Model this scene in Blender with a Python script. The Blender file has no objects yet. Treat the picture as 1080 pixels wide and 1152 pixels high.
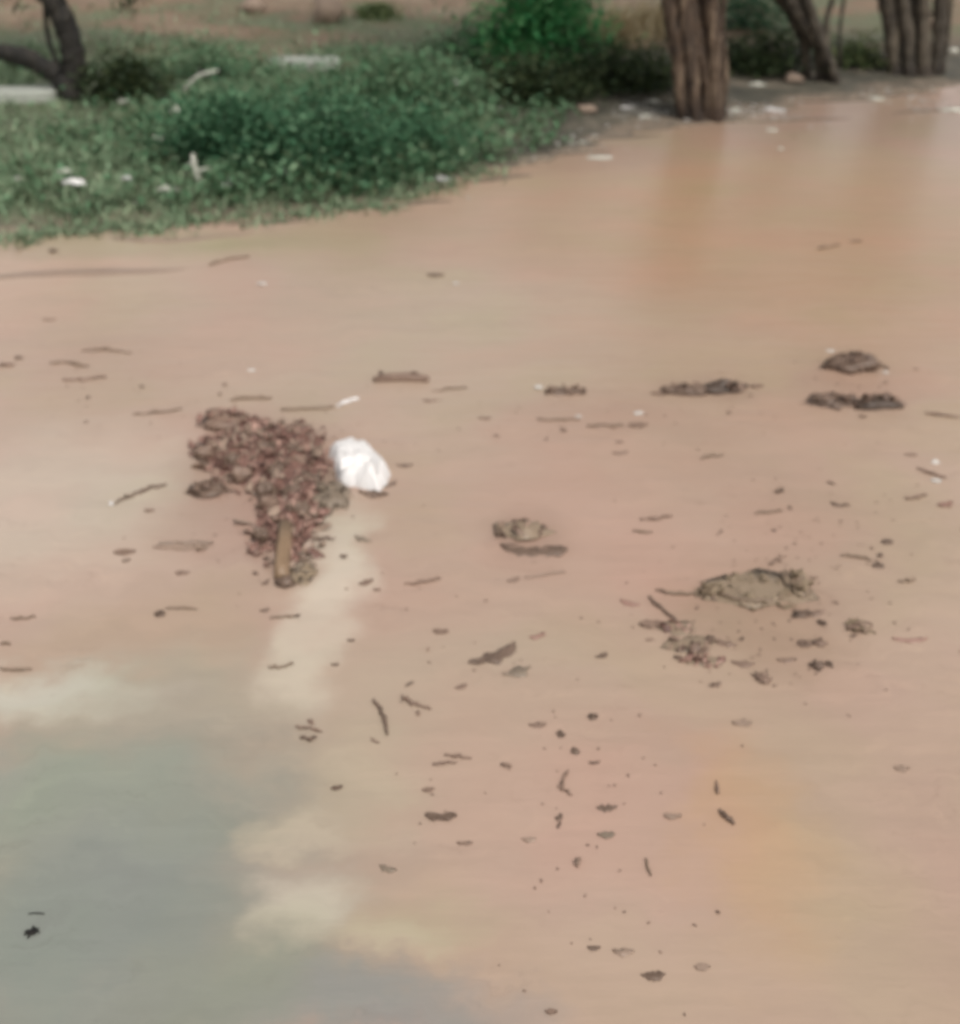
import bpy, math, random
import numpy as np
from mathutils import Vector, noise

R = math.radians
scene = bpy.context.scene
col = scene.collection
random.seed(7)

# ------------------------------------------------------------------ camera
H = 1.7
PITCH = R(28.0)
FOV = R(45.0)
F = 576 / math.tan(FOV / 2)          # focal length in pixels of the 1080 x 1152 photograph
cd = bpy.data.cameras.new('camera')
cam = bpy.data.objects.new('camera', cd)
col.objects.link(cam)
cam.location = (0, 0, H)
cam.rotation_euler = (math.pi / 2 - PITCH, 0, 0)
cd.sensor_fit = 'VERTICAL'
cd.angle = FOV
cd.clip_start = 0.05
cd.clip_end = 2000
scene.camera = cam
cd.dof.use_dof = True
cd.dof.focus_distance = 1.45
cd.dof.aperture_fstop = 2.9

FWD = Vector((0, math.cos(PITCH), -math.sin(PITCH)))
UP = Vector((0, math.sin(PITCH), math.cos(PITCH)))
CAM = Vector((0, 0, H))

def ray(px, py):
    return Vector((1, 0, 0)) * ((px - 540) / F) + UP * ((576 - py) / F) + FWD

def at(px, py, z=0.0):
    d = ray(px, py)
    return CAM + d * ((z - H) / d.z)

def at_y(px, py, Y):
    d = ray(px, py)
    return CAM + d * (Y / d.y)

def psize(px, py):                    # metres per pixel across the view at that water point
    return (at(px + 1, py) - at(px, py)).length

# ------------------------------------------------------------------ terrain height
BANK = [(-900, 290), (-300, 278), (0, 268), (150, 254), (300, 246), (420, 232), (500, 208), (600, 182), (680, 160),
        (740, 146), (820, 136), (900, 118), (980, 106), (1080, 98), (1400, 90)]
_b = [at(*p) for p in BANK]
BX = [-400] + [p.x for p in _b] + [400]
BY = [_b[0].y - 2] + [p.y for p in _b] + [_b[-1].y + 6]

def bank_d(x, y):
    return (y - float(np.interp(x, BX, BY))) * 0.8

def height(x, y):
    d = bank_d(x, y)
    n = noise.noise((x * 1.3, y * 1.3, 3.1)) * 0.5 + noise.noise((x * 4.1, y * 4.1, 7.7)) * 0.25
    rag = noise.noise((x * 2.6, y * 4.5, 11.0)) * 0.020 + noise.noise((x * 8, y * 13, 5.0)) * 0.012
    rag *= max(0, 1 - abs(d) / 1.1) * (0.45 if x < -0.3 else 1)
    if d < 0:
        return max(-0.16, 0.05 * d) + n * 0.012 - 0.004 + rag
    g = 0.085 * d if d < 1.2 else (0.102 + 0.035 * (d - 1.2) if d < 6 else 0.27 + 0.075 * (d - 6))
    g = min(g, 6)
    amp = 0.03 + 0.05 * min(1, d / 3)
    return g + n * amp + rag

def on_ground(px, py):
    d = ray(px, py)
    t = 2.0
    while t < 80:
        p = CAM + d * t
        if p.z <= max(0, height(p.x, p.y)):
            break
        t += 0.02
    return CAM + d * t

# ------------------------------------------------------------------ materials
def new_mat(name):
    m = bpy.data.materials.new(name)
    m.use_nodes = True
    nt = m.node_tree
    b = nt.nodes['Principled BSDF']
    return m, nt, b

def ramp(nt, fac, stops):
    r = nt.nodes.new('ShaderNodeValToRGB')
    e = r.color_ramp.elements
    while len(e) < len(stops):
        e.new(0.5)
    for k, (p, c) in enumerate(stops):
        e[k].position = p
        e[k].color = (*c, 1)
    nt.links.new(fac, r.inputs[0])
    return r.outputs[0]

def noise_tex(nt, vec, scale, detail=4, rough=0.55):
    n = nt.nodes.new('ShaderNodeTexNoise')
    n.inputs['Scale'].default_value = scale
    n.inputs['Detail'].default_value = detail
    n.inputs['Roughness'].default_value = rough
    if vec is not None:
        nt.links.new(vec, n.inputs['Vector'])
    return n

def mix(nt, fac, a, b, mode='MIX'):
    m = nt.nodes.new('ShaderNodeMix')
    m.data_type = 'RGBA'
    m.blend_type = mode
    for s, v in ((m.inputs[0], fac), (m.inputs[6], a), (m.inputs[7], b)):
        if isinstance(v, (int, float)):
            s.default_value = v
        elif isinstance(v, tuple):
            s.default_value = (*v, 1)
        else:
            nt.links.new(v, s)
    return m.outputs[2]

def bump(nt, b, h, strength, dist):
    k = nt.nodes.new('ShaderNodeBump')
    k.inputs['Strength'].default_value = strength
    k.inputs['Distance'].default_value = dist
    nt.links.new(h, k.inputs['Height'])
    nt.links.new(k.outputs[0], b.inputs['Normal'])

def litter_mat(name, c0, c1, c2, rough=0.45, scale=60):
    m, nt, b = new_mat(name)
    tc = nt.nodes.new('ShaderNodeTexCoord')
    g = nt.nodes.new('ShaderNodeNewGeometry')
    n = noise_tex(nt, tc.outputs['Object'], scale)
    add = nt.nodes.new('ShaderNodeMath'); add.operation = 'MULTIPLY_ADD'
    nt.links.new(g.outputs['Random Per Island'], add.inputs[0]); add.inputs[1].default_value = 0.7
    sc = nt.nodes.new('ShaderNodeMath'); sc.operation = 'MULTIPLY'
    nt.links.new(n.outputs[0], sc.inputs[0]); sc.inputs[1].default_value = 0.45
    nt.links.new(sc.outputs[0], add.inputs[2])
    c = ramp(nt, add.outputs[0], [(0.15, c0), (0.5, c1), (0.95, c2)])
    nt.links.new(c, b.inputs['Base Color'])
    b.inputs['Roughness'].default_value = rough
    b.inputs['IOR'].default_value = 1.38
    bump(nt, b, n.outputs[0], 0.35, 0.01)
    return m

def leaf_mat(name, c0, c1, c2, trans=0.25):
    m, nt, b = new_mat(name)
    g = nt.nodes.new('ShaderNodeNewGeometry')
    c = ramp(nt, g.outputs['Random Per Island'], [(0.0, c0), (0.55, c1), (1.0, c2)])
    nt.links.new(c, b.inputs['Base Color'])
    b.inputs['Roughness'].default_value = 0.55
    b.inputs['IOR'].default_value = 1.3
    t = nt.nodes.new('ShaderNodeBsdfTranslucent')
    nt.links.new(c, t.inputs[0])
    mx = nt.nodes.new('ShaderNodeMixShader')
    mx.inputs[0].default_value = trans
    nt.links.new(b.outputs[0], mx.inputs[1]); nt.links.new(t.outputs[0], mx.inputs[2])
    nt.links.new(mx.outputs[0], nt.nodes['Material Output'].inputs[0])
    return m

def bark_mat(name, c0, c1, c2):
    m, nt, b = new_mat(name)
    tc = nt.nodes.new('ShaderNodeTexCoord')
    mp = nt.nodes.new('ShaderNodeMapping')
    mp.inputs['Scale'].default_value = (22, 22, 2.5)
    nt.links.new(tc.outputs['Object'], mp.inputs[0])
    n = noise_tex(nt, mp.outputs[0], 1.0, 6, 0.6)
    c = ramp(nt, n.outputs[0], [(0.32, c0), (0.52, c1), (0.7, c2)])
    n2 = noise_tex(nt, tc.outputs['Object'], 9.0, 5, 0.65)
    c = mix(nt, 1.0, c, ramp(nt, n2.outputs[0], [(0.35, (0.55, 0.53, 0.5)), (0.6, (1.1, 1.08, 1.05))]), 'MULTIPLY')
    g = nt.nodes.new('ShaderNodeNewGeometry'); sx = nt.nodes.new('ShaderNodeSeparateXYZ')
    nt.links.new(g.outputs['Position'], sx.inputs[0])
    zn = nt.nodes.new('ShaderNodeMath'); zn.operation = 'MULTIPLY_ADD'
    nt.links.new(n2.outputs[0], zn.inputs[0]); zn.inputs[1].default_value = -0.16; nt.links.new(sx.outputs[2], zn.inputs[2])
    st = ramp(nt, zn.outputs[0], [(0.0, (0.42, 0.36, 0.32)), (0.07, (1, 1, 1))])          # wet flood stain at the foot
    c = mix(nt, 1.0, c, st, 'MULTIPLY')
    nt.links.new(c, b.inputs['Base Color'])
    b.inputs['Roughness'].default_value = 0.8
    ad = nt.nodes.new('ShaderNodeMath'); ad.operation = 'ADD'
    nt.links.new(n.outputs[0], ad.inputs[0]); nt.links.new(n2.outputs[0], ad.inputs[1])
    bump(nt, b, ad.outputs[0], 0.9, 0.025)
    return m

M = {}
M['rot'] = litter_mat('rotten_leaf', (0.075, 0.047, 0.034), (0.155, 0.10, 0.073), (0.27, 0.185, 0.135))
M['brown'] = litter_mat('brown_leaf', (0.082, 0.042, 0.032), (0.215, 0.117, 0.09), (0.37, 0.235, 0.185))
M['dark'] = litter_mat('dark_wet_litter', (0.045, 0.030, 0.021), (0.10, 0.066, 0.047), (0.20, 0.135, 0.098))
M['olive'] = litter_mat('olive_scum', (0.13, 0.095, 0.058), (0.205, 0.152, 0.098), (0.285, 0.215, 0.145))
M['ochre'] = litter_mat('ochre_stalk', (0.095, 0.058, 0.033), (0.185, 0.118, 0.070), (0.27, 0.185, 0.115))
M['grey'] = litter_mat('grey_green_weed', (0.08, 0.060, 0.042), (0.155, 0.118, 0.085), (0.26, 0.203, 0.150))
M['mudclod'] = litter_mat('soft_mud', (0.19, 0.132, 0.097), (0.24, 0.17, 0.127), (0.30, 0.215, 0.16), rough=0.3, scale=25)
M['darkmud'] = litter_mat('dark_bank_mud', (0.06, 0.047, 0.034), (0.115, 0.088, 0.063), (0.19, 0.142, 0.105), rough=0.5, scale=18)
M['scum'] = litter_mat('tan_scum', (0.165, 0.122, 0.078), (0.215, 0.16, 0.108), (0.27, 0.20, 0.142), rough=0.35, scale=30)
M['twig'] = litter_mat('wet_twig', (0.08, 0.055, 0.036), (0.15, 0.105, 0.07), (0.24, 0.17, 0.12))
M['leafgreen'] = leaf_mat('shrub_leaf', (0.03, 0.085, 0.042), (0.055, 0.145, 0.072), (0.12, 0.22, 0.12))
M['weed'] = leaf_mat('weed_leaf', (0.085, 0.095, 0.05), (0.085, 0.19, 0.095), (0.20, 0.29, 0.17))
M['leafbright'] = leaf_mat('bright_shrub_leaf', (0.03, 0.15, 0.05), (0.07, 0.29, 0.10), (0.20, 0.45, 0.18))
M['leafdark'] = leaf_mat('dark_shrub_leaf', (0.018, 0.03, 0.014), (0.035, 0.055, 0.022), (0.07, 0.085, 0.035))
M['leafyellow'] = leaf_mat('yellow_green_leaf', (0.08, 0.12, 0.045), (0.13, 0.17, 0.07), (0.20, 0.22, 0.10))
M['dry'] = leaf_mat('dry_grass', (0.40, 0.32, 0.18), (0.58, 0.48, 0.30), (0.70, 0.60, 0.40))
M['grass'] = leaf_mat('short_grass', (0.12, 0.15, 0.085), (0.17, 0.26, 0.15), (0.31, 0.36, 0.23))
M['crown'] = leaf_mat('tree_leaf', (0.03, 0.06, 0.025), (0.05, 0.09, 0.035), (0.08, 0.12, 0.05))
M['bark'] = bark_mat('brown_bark', (0.02, 0.013, 0.008), (0.085, 0.056, 0.036), (0.24, 0.18, 0.125))
M['barkdark'] = bark_mat('dark_bark', (0.007, 0.006, 0.004), (0.017, 0.014, 0.010), (0.042, 0.034, 0.025))
M['barkgrey'] = bark_mat('grey_brown_bark', (0.025, 0.02, 0.014), (0.075, 0.062, 0.045), (0.17, 0.14, 0.10))

def plastic(name, c, rough=0.4):
    m, nt, b = new_mat(name)
    tc = nt.nodes.new('ShaderNodeTexCoord')
    n = noise_tex(nt, tc.outputs['Object'], 22, 4)
    cc = ramp(nt, n.outputs[0], [(0.25, tuple(v * 0.8 for v in c)), (0.5, c)])
    nt.links.new(cc, b.inputs['Base Color'])
    b.inputs['Roughness'].default_value = rough
    bump(nt, b, n.outputs[0], 0.25, 0.01)
    return m
M['white'] = plastic('white_plastic', (0.66, 0.63, 0.605), 0.5)
M['fleck'] = plastic('dull_white_plastic', (0.48, 0.45, 0.41), 0.6)
M['scrap'] = plastic('pale_scrap', (0.46, 0.45, 0.38))
M['slab'] = plastic('pale_concrete', (0.33, 0.34, 0.29), 0.7)
M['stone'] = plastic('brown_stone', (0.26, 0.19, 0.14), 0.8)

# ---- muddy water: opaque silt colour with painted reflections, under a glossy surface
def blob_world(px, py, rx, ry):
    c = at(px, py)
    wx = (at(px + rx, py) - c).length
    wy = (at(px, py - ry) - at(px, py + ry)).length / 2
    return c, wx, wy

def water_mat():
    m, nt, b = new_mat('muddy_water')
    g = nt.nodes.new('ShaderNodeNewGeometry')
    P = g.outputs['Position']
    wn = noise_tex(nt, P, 1.6, 3)
    sub = nt.nodes.new('ShaderNodeVectorMath'); sub.operation = 'SUBTRACT'
    nt.links.new(wn.outputs['Color'], sub.inputs[0]); sub.inputs[1].default_value = (0.5, 0.5, 0.5)
    scl = nt.nodes.new('ShaderNodeVectorMath'); scl.operation = 'MULTIPLY'
    nt.links.new(sub.outputs[0], scl.inputs[0]); scl.inputs[1].default_value = (0.26, 0.36, 0)
    dp = nt.nodes.new('ShaderNodeVectorMath'); dp.operation = 'ADD'
    wf = noise_tex(nt, P, 6.5, 5, 0.6)
    sub2 = nt.nodes.new('ShaderNodeVectorMath'); sub2.operation = 'SUBTRACT'
    nt.links.new(wf.outputs['Color'], sub2.inputs[0]); sub2.inputs[1].default_value = (0.5, 0.5, 0.5)
    sc2 = nt.nodes.new('ShaderNodeVectorMath'); sc2.operation = 'MULTIPLY_ADD'
    nt.links.new(sub2.outputs[0], sc2.inputs[0]); sc2.inputs[1].default_value = (0.22, 0.30, 0); nt.links.new(scl.outputs[0], sc2.inputs[2])
    nt.links.new(P, dp.inputs[0]); nt.links.new(sc2.outputs[0], dp.inputs[1])
    big = noise_tex(nt, P, 0.9, 5, 0.6)
    c = ramp(nt, big.outputs[0], [(0.3, WATER[0]), (0.5, WATER[1]), (0.72, WATER[2])])
    for (px, py, rx, ry, colr, st) in SILT_AND_REFLECTIONS:
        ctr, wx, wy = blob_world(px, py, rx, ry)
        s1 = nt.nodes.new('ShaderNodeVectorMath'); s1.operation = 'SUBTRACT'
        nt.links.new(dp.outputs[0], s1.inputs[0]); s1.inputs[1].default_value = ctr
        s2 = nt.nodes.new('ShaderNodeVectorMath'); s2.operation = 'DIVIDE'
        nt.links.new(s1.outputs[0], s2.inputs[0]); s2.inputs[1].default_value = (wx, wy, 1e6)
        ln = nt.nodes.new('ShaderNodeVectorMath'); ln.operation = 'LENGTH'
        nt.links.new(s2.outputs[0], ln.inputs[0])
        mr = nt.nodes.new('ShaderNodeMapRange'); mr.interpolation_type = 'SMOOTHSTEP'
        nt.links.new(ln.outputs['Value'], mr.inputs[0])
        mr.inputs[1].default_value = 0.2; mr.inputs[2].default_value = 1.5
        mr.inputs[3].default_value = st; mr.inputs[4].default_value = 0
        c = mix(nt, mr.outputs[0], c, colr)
    hv = noise_tex(nt, dp.outputs[0], 1.9, 2, 0.4)
    hc = ramp(nt, hv.outputs['Color'], [(0.32, (1.05, 0.97, 0.98)), (0.5, (1, 1, 1)), (0.68, (0.96, 1.02, 0.95))])
    c = mix(nt, 1.0, c, hc, 'MULTIPLY')
    # streaks of silt, then fine ripples and scum painted as lighter, darker colour
    mp = nt.nodes.new('ShaderNodeMapping'); mp.inputs['Scale'].default_value = (1.0, 6.0, 1.0)
    nt.links.new(dp.outputs[0], mp.inputs[0])
    st = noise_tex(nt, mp.outputs[0], 1.5, 6, 0.6)
    sv = ramp(nt, st.outputs[0], [(0.3, (0.94, 0.94, 0.94)), (0.55, (1, 1, 1)), (0.75, (1.04, 1.035, 1.03))])
    c = mix(nt, 1.0, c, sv, 'MULTIPLY')
    mpf = nt.nodes.new('ShaderNodeMapping'); mpf.inputs['Scale'].default_value = (5.0, 42.0, 1.0)
    nt.links.new(dp.outputs[0], mpf.inputs[0])
    fs_ = noise_tex(nt, mpf.outputs[0], 1.0, 5, 0.65)
    fv = ramp(nt, fs_.outputs[0], [(0.30, (1.10, 1.10, 1.08)), (0.45, (1, 1, 1)), (0.58, (1, 1, 1)), (0.72, (0.80, 0.78, 0.77))])
    mk = noise_tex(nt, P, 1.3, 4, 0.6)
    mv = nt.nodes.new('ShaderNodeMapRange'); mv.interpolation_type = 'SMOOTHSTEP'
    nt.links.new(mk.outputs[0], mv.inputs[0]); mv.inputs[1].default_value = 0.42; mv.inputs[2].default_value = 0.62
    c = mix(nt, mv.outputs[0], c, mix(nt, 1.0, c, fv, 'MULTIPLY'))
    nt.links.new(c, b.inputs['Base Color'])
    b.inputs['Roughness'].default_value = 0.3
    b.inputs['IOR'].default_value = 1.33
    mp2 = nt.nodes.new('ShaderNodeMapping'); mp2.inputs['Scale'].default_value = (1.6, 7.0, 1.0)
    nt.links.new(P, mp2.inputs[0])
    rp = noise_tex(nt, mp2.outputs[0], 2.2, 4, 0.5)
    rf = noise_tex(nt, mpf.outputs[0], 1.4, 3, 0.5)
    rm = nt.nodes.new('ShaderNodeMath'); rm.operation = 'MULTIPLY'
    nt.links.new(rf.outputs[0], rm.inputs[0]); nt.links.new(mv.outputs[0], rm.inputs[1])
    ra = nt.nodes.new('ShaderNodeMath'); ra.operation = 'MULTIPLY_ADD'
    nt.links.new(rm.outputs[0], ra.inputs[0]); ra.inputs[1].default_value = 0.25; nt.links.new(rp.outputs[0], ra.inputs[2])
    bump(nt, b, ra.outputs[0], 0.2, 0.02)
    return m

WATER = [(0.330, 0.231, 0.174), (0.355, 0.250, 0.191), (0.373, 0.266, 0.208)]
SILT_AND_REFLECTIONS = [  # silt and scum tints, plus sky and tree reflections painted as colour
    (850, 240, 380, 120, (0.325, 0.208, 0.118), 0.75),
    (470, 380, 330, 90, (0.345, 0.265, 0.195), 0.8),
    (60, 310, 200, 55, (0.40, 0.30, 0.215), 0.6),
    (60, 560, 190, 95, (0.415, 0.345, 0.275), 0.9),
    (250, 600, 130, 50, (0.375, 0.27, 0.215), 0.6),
    (130, 1010, 250, 240, (0.188, 0.199, 0.176), 0.97),  # dark tree reflection painted as grey-green water colour
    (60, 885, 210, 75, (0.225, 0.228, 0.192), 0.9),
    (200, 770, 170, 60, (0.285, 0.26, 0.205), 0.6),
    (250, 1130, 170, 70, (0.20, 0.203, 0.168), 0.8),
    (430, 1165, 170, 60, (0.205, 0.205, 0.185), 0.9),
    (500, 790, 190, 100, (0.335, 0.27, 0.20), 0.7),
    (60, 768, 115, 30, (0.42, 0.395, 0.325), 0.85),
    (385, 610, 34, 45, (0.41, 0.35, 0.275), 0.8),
    (368, 660, 48, 70, (0.455, 0.385, 0.305), 0.95),  # pale reflection of a sky gap, painted as a streak
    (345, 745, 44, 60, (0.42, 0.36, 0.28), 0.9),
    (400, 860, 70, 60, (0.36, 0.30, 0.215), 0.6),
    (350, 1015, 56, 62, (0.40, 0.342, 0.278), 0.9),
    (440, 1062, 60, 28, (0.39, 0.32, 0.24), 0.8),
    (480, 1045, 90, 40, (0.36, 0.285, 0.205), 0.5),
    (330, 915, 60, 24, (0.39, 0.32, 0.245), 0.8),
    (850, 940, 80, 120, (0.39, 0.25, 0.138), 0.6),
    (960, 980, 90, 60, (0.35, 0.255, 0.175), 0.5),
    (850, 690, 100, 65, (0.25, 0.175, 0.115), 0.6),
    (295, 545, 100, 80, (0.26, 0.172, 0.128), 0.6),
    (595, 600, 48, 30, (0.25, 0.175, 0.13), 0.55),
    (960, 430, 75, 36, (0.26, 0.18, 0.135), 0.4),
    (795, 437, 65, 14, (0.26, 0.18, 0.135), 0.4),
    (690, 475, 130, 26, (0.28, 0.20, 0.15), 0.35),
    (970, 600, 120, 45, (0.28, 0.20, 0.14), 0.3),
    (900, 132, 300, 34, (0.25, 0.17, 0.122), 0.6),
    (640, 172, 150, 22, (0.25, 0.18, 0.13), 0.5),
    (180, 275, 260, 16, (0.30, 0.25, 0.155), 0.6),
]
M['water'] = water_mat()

def ground_mat():
    m, nt, b = new_mat('bank_ground')
    g = nt.nodes.new('ShaderNodeNewGeometry')
    P = g.outputs['Position']
    n1 = noise_tex(nt, P, 0.45, 4)
    n2 = noise_tex(nt, P, 3.0, 6, 0.65)
    n3 = noise_tex(nt, P, 14.0, 5, 0.65)
    far = ramp(nt, n1.outputs[0], [(0.33, (0.14, 0.115, 0.065)), (0.46, (0.095, 0.115, 0.055)), (0.55, (0.18, 0.115, 0.07)), (0.68, (0.23, 0.19, 0.12))])
    sx = nt.nodes.new('ShaderNodeSeparateXYZ'); nt.links.new(P, sx.inputs[0])
    # soil under the grass on the left, dark leaf mould on the right, wet mud near the water
    soil = ramp(nt, n2.outputs[0], [(0.3, (0.065, 0.075, 0.04)), (0.55, (0.10, 0.12, 0.065)), (0.75, (0.18, 0.16, 0.10))])
    mould = ramp(nt, n2.outputs[0], [(0.3, (0.038, 0.036, 0.025)), (0.55, (0.085, 0.074, 0.052)), (0.78, (0.24, 0.19, 0.14))])
    fx = nt.nodes.new('ShaderNodeMapRange'); fx.interpolation_type = 'SMOOTHSTEP'
    nt.links.new(sx.outputs[0], fx.inputs[0]); fx.inputs[1].default_value = -0.4; fx.inputs[2].default_value = 0.5
    near = mix(nt, fx.outputs[0], soil, mould)
    ny = nt.nodes.new('ShaderNodeMath'); ny.operation = 'MULTIPLY_ADD'
    nt.links.new(n1.outputs[0], ny.inputs[0]); ny.inputs[1].default_value = 3.0; nt.links.new(sx.outputs[1], ny.inputs[2])
    fx2 = nt.nodes.new('ShaderNodeMath'); fx2.operation = 'MULTIPLY_ADD'
    nt.links.new(sx.outputs[0], fx2.inputs[0]); fx2.inputs[1].default_value = -0.35; nt.links.new(ny.outputs[0], fx2.inputs[2])
    fy = nt.nodes.new('ShaderNodeMapRange'); fy.interpolation_type = 'SMOOTHSTEP'
    nt.links.new(fx2.outputs[0], fy.inputs[0]); fy.inputs[1].default_value = 12.0; fy.inputs[2].default_value = 13.4
    c = mix(nt, fy.outputs[0], near, far)
    fz = nt.nodes.new('ShaderNodeMapRange'); fz.interpolation_type = 'SMOOTHSTEP'
    nt.links.new(sx.outputs[2], fz.inputs[0]); fz.inputs[1].default_value = 0.0; fz.inputs[2].default_value = 0.03
    mud = ramp(nt, n3.outputs[0], [(0.35, (0.13, 0.10, 0.07)), (0.65, (0.26, 0.195, 0.14))])
    c = mix(nt, fz.outputs[0], mud, c)
    grain = ramp(nt, n3.outputs[0], [(0.3, (0.72, 0.72, 0.72)), (0.6, (1.05, 1.05, 1.05))])
    c = mix(nt, 1.0, c, grain, 'MULTIPLY')
    nt.links.new(c, b.inputs['Base Color'])
    b.inputs['Roughness'].default_value = 0.75
    bump(nt, b, n3.outputs[0], 0.7, 0.03)
    return m
M['ground'] = ground_mat()

# ------------------------------------------------------------------ mesh helpers
def link(name, verts, faces, mat, parent=None, smooth=True):
    me = bpy.data.meshes.new(name)
    me.from_pydata([tuple(v) for v in verts], [], faces)
    me.materials.append(mat)
    if smooth:
        me.polygons.foreach_set('use_smooth', [True] * len(me.polygons))
    me.update()
    o = bpy.data.objects.new(name, me)
    col.objects.link(o)
    if parent is not None:
        o.parent = parent
    return o

def thing(name, loc, label, cat, group=None):
    o = bpy.data.objects.new(name, None)
    o.empty_display_size = 0.1
    o.location = loc
    col.objects.link(o)
    o['label'] = label; o['category'] = cat
    if group: o['group'] = group
    return o

def tag(o, label, cat, group=None):
    o['label'] = label; o['category'] = cat
    if group: o['group'] = group
    return o

class MB:
    def __init__(s): s.v = []; s.f = []
    def add(s, vs, fs):
        k = len(s.v)
        s.v += [tuple(p) for p in vs]
        s.f += [tuple(i + k for i in f) for f in fs]
    def tube(s, pts, rad, n=8, rough=0.0, seed=0):
        pts = [Vector(p) for p in pts]
        vs, fs = [], []
        L = len(pts)
        for i, p in enumerate(pts):
            t = (pts[min(i + 1, L - 1)] - pts[max(i - 1, 0)]).normalized()
            ref = Vector((0, 0, 1)) if abs(t.z) < 0.8 else Vector((0, 1, 0))
            a = t.cross(ref).normalized(); b = t.cross(a)
            for k in range(n):
                th = 2 * math.pi * k / n
                r = rad[i]
                if rough:
                    r *= 1 + rough * noise.noise((math.cos(th) * 2.2 + seed, math.sin(th) * 2.2, i * 0.8 + seed * 3)) + rough * .4 * noise.noise((seed * 2, i * .45, 4))
                vs.append(p + (a * math.cos(th) + b * math.sin(th)) * r)
        for i in range(L - 1):
            for k in range(n):
                fs.append((i * n + k, i * n + (k + 1) % n, (i + 1) * n + (k + 1) % n, (i + 1) * n + k))
        fs.append(tuple(range(n - 1, -1, -1))); fs.append(tuple(range((L - 1) * n, L * n)))
        s.add(vs, fs)
    def leaf(s, p, d, side, l, w, fold=0.2):
        # one pointed leaf: a folded diamond with a mid rib
        up = side.cross(d)
        a = p; e = p + d * l
        m = p + d * (l * 0.45) - up * (w * fold)
        s.add([a, m + side * (w / 2) + up * (w * fold), e, m - side * (w / 2) + up * (w * fold), m],
              [(0, 1, 4), (1, 2, 4), (2, 3, 4), (3, 0, 4)])
    def flake(s, p, l, w, rnd, tilt=0.5, t=0.0015):
        # a curled dead leaf lying roughly flat: a small 3 x 5 sheet with thickness
        yaw = rnd.uniform(0, 6.283)
        d = Vector((math.cos(yaw), math.sin(yaw), rnd.uniform(-tilt, tilt))).normalized()
        sd = Vector((-math.sin(yaw), math.cos(yaw), rnd.uniform(-tilt, tilt))).normalized()
        n = d.cross(sd).normalized()
        if n.z < 0: n = -n
        curl = rnd.uniform(-0.3, 0.5); curl2 = rnd.uniform(-0.2, 0.4)
        vs = []
        for lay in (0, 1):
            for i in range(5):
                u = i / 4 - 0.5
                wid = w * (1 - (2 * u) ** 2 * 0.85) * 0.5 * rnd.uniform(0.8, 1.15)
                for j in (-1, 0, 1):
                    vs.append(p + d * (u * l) + sd * (j * wid) + n * (curl * l * u * u * 2 + curl2 * w * j * j + lay * t))
        fs = []
        for i in range(4):
            for j in range(2):
                a = i * 3 + j
                fs.append((a, a + 3, a + 4, a + 1)); fs.append((a + 15, a + 16, a + 19, a + 18))
        rim = [0, 1, 2, 5, 8, 11, 14, 13, 12, 9, 6, 3]
        for k in range(12):
            a, b = rim[k], rim[(k + 1) % 12]
            fs.append((a, b, b + 15, a + 15))
        s.add(vs, fs)
    def clod(s, p, rx, ry, rz, seed, yaw=0.0, rough=0.35, nu=14, nv=8, freq=1.7):
        vs, fs = [], []
        c, q = math.cos(yaw), math.sin(yaw)
        for i in range(nv + 1):
            ph = math.pi * i / nv
            for k in range(nu):
                th = 2 * math.pi * k / nu
                u = Vector((math.sin(ph) * math.cos(th), math.sin(ph) * math.sin(th), math.cos(ph)))
                r = 1 + rough * noise.noise(u * freq + Vector((seed * 3.7, seed * 1.3, 0))) * 1.6 + rough * 0.5 * noise.noise(u * freq * 3 + Vector((seed, 0, seed)))
                x, y, z = u.x * r * rx, u.y * r * ry, u.z * r * rz
                vs.append(p + Vector((x * c - y * q, x * q + y * c, z)))
        for i in range(nv):
            for k in range(nu):
                fs.append((i * nu + k, (i + 1) * nu + k, (i + 1) * nu + (k + 1) % nu, i * nu + (k + 1) % nu))
        s.add(vs, fs)
    def build(s, name, mat, parent=None, smooth=True):
        return link(name, s.v, s.f, mat, parent, smooth)

# ------------------------------------------------------------------ setting: ground and water
def axis(lo, hi, fine_lo, fine_hi, step, grow=1.35):
    a = list(np.arange(fine_lo, fine_hi + 1e-6, step))
    s, x = step, fine_hi
    while x < hi:
        s *= grow; x += s; a.append(min(x, hi))
    s, x = step, fine_lo
    while x > lo:
        s *= grow; x -= s; a.insert(0, max(x, lo))
    return a
xs = axis(-400, 400, -6.5, 7.5, 0.07)
ys = axis(-60, 600, 5.2, 17.0, 0.07)
vs = [(x, y, height(x, y)) for y in ys for x in xs]
nx = len(xs)
fs = [(j * nx + i, j * nx + i + 1, (j + 1) * nx + i + 1, (j + 1) * nx + i) for j in range(len(ys) - 1) for i in range(nx - 1)]
o = link('ground', vs, fs, M['ground']); o['kind'] = 'structure'
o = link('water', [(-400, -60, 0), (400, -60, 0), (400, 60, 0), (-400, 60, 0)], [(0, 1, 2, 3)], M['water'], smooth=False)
o['kind'] = 'structure'

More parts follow.
